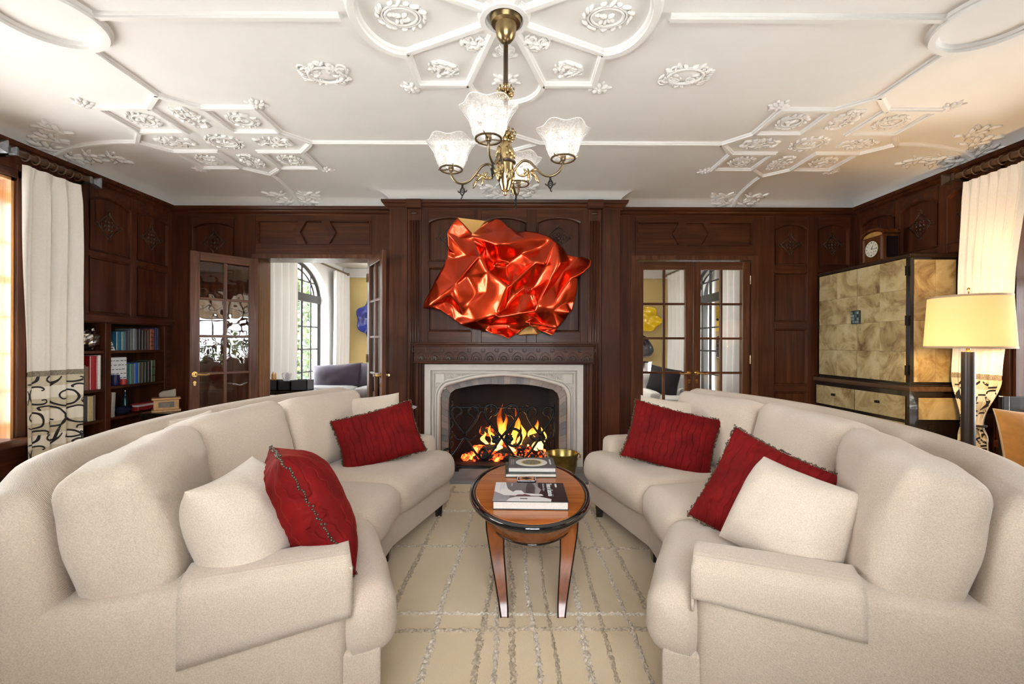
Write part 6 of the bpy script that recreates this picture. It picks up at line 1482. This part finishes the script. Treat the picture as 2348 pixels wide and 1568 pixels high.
pq = bxr(0.12, 0.004, 0.045, 0.095, 'plaque', EBON, y=-0.064, bevel=0)
for k in range(3): bxr(0.075-0.012*k, 0.001, 0.082-k*0.013, 0.0835-k*0.013, 'plaque_line', flat('plaque_text%d' % k, (0.45,0.4,0.25), 0.4), y=-0.0666, bevel=0, par=pq)
m = MB(); m.pris(lambda u, z, d: (u, -0.03+d, z), [(-0.055, 0.136), (0.075, 0.136), (0.075, 0.215), (0.03, 0.205), (-0.03, 0.195), (-0.06, 0.175)], 0, 0.05); m.xf(R_); st = m.build('rough_stone', stone('grey_stone', (0.24,0.21,0.17), 0.25), wbx, bevel=0.01, seg=2)
# ------------------------------------------------------------------ room beyond the doors
AX0, AX1, AY0, AY1, AH = -3.46, 3.25, YB+0.23, 9.42, 2.80
WC, WA, WSZ, WB_ = 7.52, 1.05, 2.06, 0.60
def archwall(sg, X0, name, lab):
    m = MB(); mp = (lambda u, z, d: (X0+sg*-d, u, z))
    n = 24; arc_ = [(WC+WA*cos(pi*k/n), WSZ+WB_*sin(pi*k/n)) for k in range(n+1)]
    P = lambda pts: m.pris(lambda u, z, d: (X0-sg*d, u, z), pts, -0.28, 0.0)
    P([(AY0, 0), (WC-WA, 0), (WC-WA, 3.05), (AY0, 3.05)]); P([(WC+WA, 0), (AY1+0.1, 0), (AY1+0.1, 3.05), (WC+WA, 3.05)]); P([(WC-WA, 0), (WC+WA, 0), (WC+WA, 0.35), (WC-WA, 0.35)])
    for k in range(n): P([arc_[k], arc_[k+1], (arc_[k+1][0], 3.05), (arc_[k][0], 3.05)])
    return tag(m.build(name, WHITE), lab, kind='structure')
archwall(-1, AX0, 'wall_far_left', 'white wall with arched window in the room beyond'); archwall(1, AX1, 'wall_far_right', 'white wall with arched window in the far room behind the closed doors')
tag(MB().box(AX0, AX1, AY1, AY1+0.12, 0, 3.0).build('wall_far', YELW), 'yellow painted end wall of the room beyond', kind='structure')
tag(MB().box(AX0-0.3, AX1+0.3, AY0, AY1+0.1, AH, AH+0.1).build('ceiling_far', WHITE), 'white ceiling of the room beyond', kind='structure')
tag(MB().box(AX0, AX1, YB, AY1, -0.06, 0.0).build('floor_far', FLOORW), 'wooden floor of the room beyond', kind='structure')
tag(MB().box(AX0, AX1, AY1-0.06, AY1, 2.60, AH).build('trim_4', WHITE, bevel=0.02), 'white crown moulding over the yellow wall', kind='structure')
tag(MB().box(AX0, AX1, AY0-0.001, AY0+0.02, DH+0.02, AH).build('wall_far_inner', WHITE), 'white wall above the doorway on the far side', kind='structure')
def arch_window(n_, sg, X0, lab):
    xx = X0+sg*0.16; r = thing('window_%d' % n_, (xx, WC, 0.35), lab, kind='structure'); n = 24
    bar = lambda pts, w_, nm='glazing_bar': MB().tube([(xx, u, z) for u, z in pts], w_, 4, up=(1, 0, 0)).build(nm, STEEL, r)
    ar = lambda f: [(WC+WA*f*cos(pi*k/n), WSZ+WB_*f*sin(pi*k/n)) for k in range(n+1)]
    bar([(WC+WA*0.98, 0.35)]+ar(0.98)+[(WC-WA*0.98, 0.35)], 0.035, 'frame')
    bar(ar(0.80), 0.018)
    MB().box(xx-0.04, xx+0.04, WC-WA, WC+WA, WSZ-0.08, WSZ+0.06).build('transom', STEEL, r); MB().box(xx-0.03, xx+0.03, WC-WA, WC+WA, 0.35, 0.42).build('bottom_rail', STEEL, r)
    for u in (-0.70, -0.35, 0, 0.35, 0.70):
        bar([(WC+u, 0.4), (WC+u, WSZ+WB_*sqrt(1-(u/WA)**2)*0.97)], 0.024 if abs(u) in (0.35,) else 0.014)
    for z in (0.75, 1.15, 1.55): bar([(WC-WA, z), (WC+WA, z)], 0.014)
    bar([(WC-WA*0.9, WSZ+0.28), (WC+WA*0.9, WSZ+0.28)], 0.013)
    m = MB(); m.add([(xx, u, z) for u, z in [(WC+WA, 0.4)]+ar(1)+[(WC-WA, 0.4)]], [tuple(range(n+3))]); m.build('pane', GLASS, r)
arch_window(4, -1, AX0, 'arched black-framed window with leaves outside, behind the purple sofa'); arch_window(5, 1, AX1, 'arched black-framed window seen through the closed glass doors')
FARC = plain('far_linen', (0.74,0.74,0.72), 0.85)
def drape(x, y0, y1, lab, folds, seed):
    r = thing('curtain', (x, (y0+y1)/2, 0.02), lab, 'curtain'); m = MB()
    m.grid(60, 8, lambda a, b: Vector((x+0.05*sin(2*pi*folds*a+seed)+0.01*sin(b*5), y0+(y1-y0)*a, 2.62-2.6*b))); m.build('drape', FARC, r, smooth=True); return r
drape(AX0+0.13, 6.25, 7.10, 'white curtain between the doorway and the leafy arched window', 4, 0); drape(AX0+0.13, 8.55, 9.25, 'white curtain between the leafy arched window and the yellow wall', 4, 1)
drape(AX1-0.13, 6.3, 6.85, 'white curtain behind the closed doors on the near side of the arched window', 3, 2); drape(AX1-0.13, 8.35, 9.2, 'white curtain in the far corner by the yellow glass art', 4, 3)
for sg, X0, wh in ((-1, AX0+0.13, 'leafy'), (1, AX1-0.13, 'far')):
    rd = thing('curtain_rod', (X0, 7.7, 2.655), 'thin metal curtain rod over the %s arched window' % wh, 'curtain rod'); m = MB(); m.tube([(X0, 6.1, 2.655), (X0, 9.3, 2.655)], 0.018, 10); m.build('pole', ANTB, rd, smooth=True)
    for y in (6.1, 9.3): m = MB(); m.ell((X0, y, 2.655), (0.03, 0.03, 0.03)); m.build('finial', ANTB, rd, smooth=True)
for x, y, w_ in ((-1.4, 6.6, 'nearer the purple sofa'), (1.4, 6.6, 'nearer the chrome drum')):  # lamps added only to brighten the far room
    cl = thing('far_fill_light', (x, y, AH), 'round light added to brighten the far room, '+w_, 'fill light'); m = MB(); m.lathe([(0, AH-0.005), (0.26, AH-0.005), (0.27, AH-0.03), (0, AH-0.04)], (x, y, 0), 28); m.build('rim', WHITE, cl)
    m = MB(); m.lathe([(0, AH-0.075), (0.15, AH-0.068), (0.25, AH-0.04), (0, AH-0.04)], (x, y, 0), 28); m.build('glow_disc', emis('far_fill_glow', (1, 0.93, 0.82), 32), cl, smooth=True)
# purple sofa
ps = thing('purple_sofa', (-2.55, 7.3, 0), 'purple velvet sofa in the room beyond the open doors', 'sofa')
MB().box(-3.25, -1.55, 6.85, 7.75, 0.12, 0.42).build('base', GREYF, ps, bevel=0.03)
MB().box(-3.25, -1.55, 7.5, 7.78, 0.42, 0.72).build('backrest', GREYF, ps, bevel=0.04)
for x in (-2.82, -2.0): m = rbox(0.80, 0.6, 0.16, 0.06, 10, 0.02); m.xf(Matrix.Translation((x, 7.18, 0.50))); m.build('seat_cushion', GREYF, ps, smooth=True)
for i, x in enumerate((-2.79, -2.06)):
    m = pillow(0.80, 0.46, 0.28, 0.04, 0.02, 40+i, 22, 3.0); m.xf(Matrix.Translation((x, 7.33, 0.70)) @ Matrix.Rotation(radians(-14), 4, 'X') @ Matrix.Rotation(radians(3 if i else -4), 4, 'Y')); m.build('back_cushion', PURP, ps, smooth=True)
for x in (-3.2, -1.6):
    for y in (6.9, 7.7): MB().box(x-0.03, x+0.03, y-0.03, y+0.03, 0, 0.12).build('foot', DARKW, ps)
# desk things
dk = thing('console_table', (-2.95, 6.05, 0), 'dark console table in the room beyond', 'table')
MB().box(-3.35, -2.55, 5.80, 6.19, 0.60, 0.64).build('top', DARKW, dk)
for x in (-3.32, -2.58):
    for y in (5.83, 6.16): MB().box(x-0.02, x+0.02, y-0.02, y+0.02, 0, 0.60).build('leg', DARKW, dk)
GB = flat('black_leather', (0.02,0.021,0.023), 0.35)
def traybox(x0, x1, y0, y1, z0, z1, lab, mat=GB):
    t = thing('desk_box', ((x0+x1)/2, (y0+y1)/2, z0), lab, 'box'); m = MB(); w_ = 0.008
    m.box(x0, x1, y0, y0+w_, z0, z1); m.box(x0, x1, y1-w_, y1, z0, z1); m.box(x0, x0+w_, y0, y1, z0, z1); m.box(x1-w_, x1, y0, y1, z0, z1); m.build('sides', mat, t); MB().box(x0, x1, y0, y1, z0, z0+w_).build('bottom', mat, t)
    return t
traybox(-3.22, -3.05, 5.95, 6.1, 0.641, 0.775, 'small black leather pencil box'); t = traybox(-3.04, -2.88, 5.95, 6.1, 0.641, 0.765, 'black leather tissue box in the middle of the desk set'); traybox(-2.87, -2.66, 5.95, 6.15, 0.641, 0.775, 'larger grey-black desk tray beside the purple sofa', flat('grey_leather', (0.06,0.065,0.07), 0.4))
ins = MB(); 
for i in range(5):
    pn = thing('pencil', (-3.17+i*0.018, 6.03, 0.65), 'yellow pencil standing in the black pencil box', 'pencil', 'pencils in the box'); m = MB(); p0 = Vector((-3.17+i*0.018, 6.03, 0.65)); p1 = p0+Vector((random.uniform(-.02, .02), 0.0, 0.20+0.015*(i % 3)))
    m.tube([p0, p1], 0.006, 6); m.build('shaft', flat('pencil_yellow%d' % i, (0.75,0.36,0.03), 0.4), pn); m = MB(); m.tube([p1, p1+(p1-p0).normalized()*0.012], [0.006, 0.001], 6); m.build('tip', PAPER, pn)
m = MB(); random.seed(9)
for k in range(5):
    a = random.uniform(0, 3); m.grid(6, 6, lambda u, v, a=a, k=k: Vector((-2.96+0.10*(u-0.5)*cos(a)*(0.3+v), 6.02+0.10*(u-0.5)*sin(a)*(0.3+v)+0.01*sin(u*8+k), 0.74+0.13*v-0.03*(u-0.5)**2*4+0.012*sin(v*6+k))))
tag(rebase(m.build('tissue', flat('tissue_white', (0.8,0.8,0.8), 0.8), None, smooth=True), (-2.96, 6.02, 0.74)), 'white tissues pulled up out of the black box', 'tissue')
# wall glass pieces
def disc(cx, cz, rx, rz, y, lab, mat, seed, lobes=7, rib_=18):
    m = MB(); n = 72
    def f(a, b):
        t = 2*pi*a; r = 0.06+0.94*b; w_ = 1+0.07*b*sin(lobes*t+seed)+0.06*b*sin((lobes-3)*t+1.7*seed)
        return Vector((cx+rx*r*w_*cos(t), y-0.05-0.10*b-0.05*b*b*sin(lobes*t+seed+1)-0.006*sin(rib_*2*b*pi), cz+rz*r*w_*sin(t)))
    m.grid(n, 22, f, wrap=True); m.build; o = m.build('glass_disc', mat, None, smooth=True, solid=0.008); rebase(o, (cx, y-0.05, cz)); tag(o, lab, 'wall art')
    h = MB(); h.tube([(cx, y, cz), (cx, y-0.055, cz)], rx*0.07, 10); h.build('mount', IRON, o); return o
disc(-2.78, 1.75, 0.36, 0.42, AY1, 'rippled blue glass disc mounted on the yellow wall', plain('blue_glass', (0.02,0.04,0.30), 0.08, var=0.6, vs=6, coat=1), 1)
disc(2.62, 1.77, 0.40, 0.26, AY1, 'bright yellow rippled glass disc on the yellow wall', plain('yellow_glass', (0.85,0.58,0.01), 0.1, coat=1), 2, 6)
disc(2.56, 1.20, 0.32, 0.25, AY1, 'smoky dark glass disc below the yellow one', plain('smoke_glass', (0.03,0.032,0.045), 0.1, coat=1), 3, 3)
cd_ = thing('chrome_drum', (2.05, 7.3, 0), 'polished chrome drum table seen through the glass door', 'table'); m = MB(); m.lathe([(0, 0), (0.17, 0), (0.17, 0.97), (0, 0.97)], (2.05, 7.3, 0), 28); m.build('drum', SILV, cd_, smooth=True, angle=40); m = MB(); m.lathe([(0, 0.97), (0.18, 0.97), (0.18, 0.985), (0, 0.985)], (2.05, 7.3, 0), 28); m.build('top', EBON, cd_)
wc = thing('white_armchair', (2.15, 6.3, 0), 'white armchair behind the closed glass doors', 'chair'); WF = flat('white_leather', (0.72,0.72,0.70), 0.45)
for (sz, ps_, nm) in (((0.72, 0.70, 0.30), (2.15, 6.3, 0.27), 'base'), ((0.16, 0.70, 0.26), (1.87, 6.3, 0.50), 'arm'), ((0.16, 0.70, 0.26), (2.43, 6.3, 0.50), 'arm'), ((0.72, 0.18, 0.62), (2.15, 6.6, 0.53), 'backrest'), ((0.5, 0.5, 0.14), (2.15, 6.22, 0.48), 'seat_cushion')):
    m = rbox(*sz, 0.05, 8, 0.01); m.xf(Matrix.Translation(ps_)); m.build(nm, WF, wc, smooth=True)
for x in (1.85, 2.45):
    for y in (6.0, 6.6): MB().box(x-0.02, x+0.02, y-0.02, y+0.02, 0, 0.14).build('leg', DARKW, wc)
o = pillow(0.42, 0.40, 0.14, 0.06, 0.008, 60, 20).build('throw_pillow', plain('black_knit', (0.02,0.016,0.022), 0.9, bmp=0.5, bs=200), None, smooth=True); place(o, Vector((2.12, 6.40, 0.75)), (-0.3, -1), 20, 12); tag(o, 'dark knitted pillow on the white armchair', 'pillow')
# ------------------------------------------------------------------ outside
GR = plain('pale_bounce_ground', (0.60,0.585,0.55), 0.9, var=0.15, vs=3)  # pale paving chosen to bounce daylight up to the ceiling
tag(MB().add([(-40, -40, -0.35), (40, -40, -0.35), (40, 45, -0.35), (-40, 45, -0.35)], [(0,1,2,3)]).build('ground', GR), 'ground outside the windows, made pale to bounce light indoors', kind='structure')
def bush(c, r, n, lab, seed):
    rnd = random.Random(seed); t = thing('garden_shrub', (c[0], c[1], -0.35), lab, 'shrub')
    ms = [MB() for _ in LEAF]
    for k in range(n):
        v = Vector((rnd.gauss(0, 1), rnd.gauss(0, 1), rnd.gauss(0, 1))).normalized()*rnd.uniform(0.55, 1.0)**0.5
        p = Vector((c[0]+v.x*r[0], c[1]+v.y*r[1], c[2]+v.z*r[2])); s = rnd.uniform(0.05, 0.11)
        a = Vector((rnd.uniform(-1, 1), rnd.uniform(-1, 1), rnd.uniform(-1, 1))).normalized(); b = a.orthogonal().normalized()
        ms[rnd.randrange(3)].add([p-a*s, p+b*s*0.45, p+a*s, p-b*s*0.45], [(0,1,2,3)])
    for q, m_ in zip(ms, LEAF): o = q.build('foliage', m_, t); o['kind'] = 'stuff'
    m = MB(); m.tube([(c[0], c[1], -0.35), (c[0], c[1], c[2])], 0.05, 8); m.build('stem', BARK, t)
bush((-5.1, 11.6, 1.2), (0.9, 1.5, 1.75), 3600, 'leafy green shrub outside the arched window behind the purple sofa', 1); bush((-7.4, 16.4, 2.8), (1.8, 2.4, 3.4), 3600, 'taller tree-like shrub further out beyond the leafy arched window', 2)
bush((5.2, 12.2, 1.4), (1.0, 1.8, 1.9), 2400, 'leafy shrub outside the arched window behind the closed doors', 3)
bush((7.5, 0.5, 0.5), (1.0, 2.2, 0.9), 1200, 'low hedge outside the window behind the floor lamp', 4)
# striped awning outside the lamp-side window
aw = thing('window_awning', (XR+0.6, 2.2, 2.6), 'beige striped canvas awning outside the window behind the floor lamp', 'awning')
for i in range(16):
    y = 0.7+i*0.19; m = MB(); m.add([(XR+0.58, y, 2.62), (XR+0.58, y+0.19, 2.62), (XR+1.7, y+0.19, 1.95), (XR+1.7, y, 1.95)], [(0,1,2,3)]); m.build('stripe', flat('awning_%d' % (i % 2), [(0.62,0.47,0.30), (0.80,0.74,0.62)][i % 2], 0.8), aw)
m = MB(); m.tube([(XR+1.7, 0.7, 1.95), (XR+1.7, 3.74, 1.95)], 0.015, 8); m.tube([(XR+0.58, 0.7, 1.9), (XR+1.7, 0.7, 1.95)], 0.012, 8); m.tube([(XR+0.58, 3.74, 1.9), (XR+1.7, 3.74, 1.95)], 0.012, 8); m.build('awning_frame', STEEL, aw)
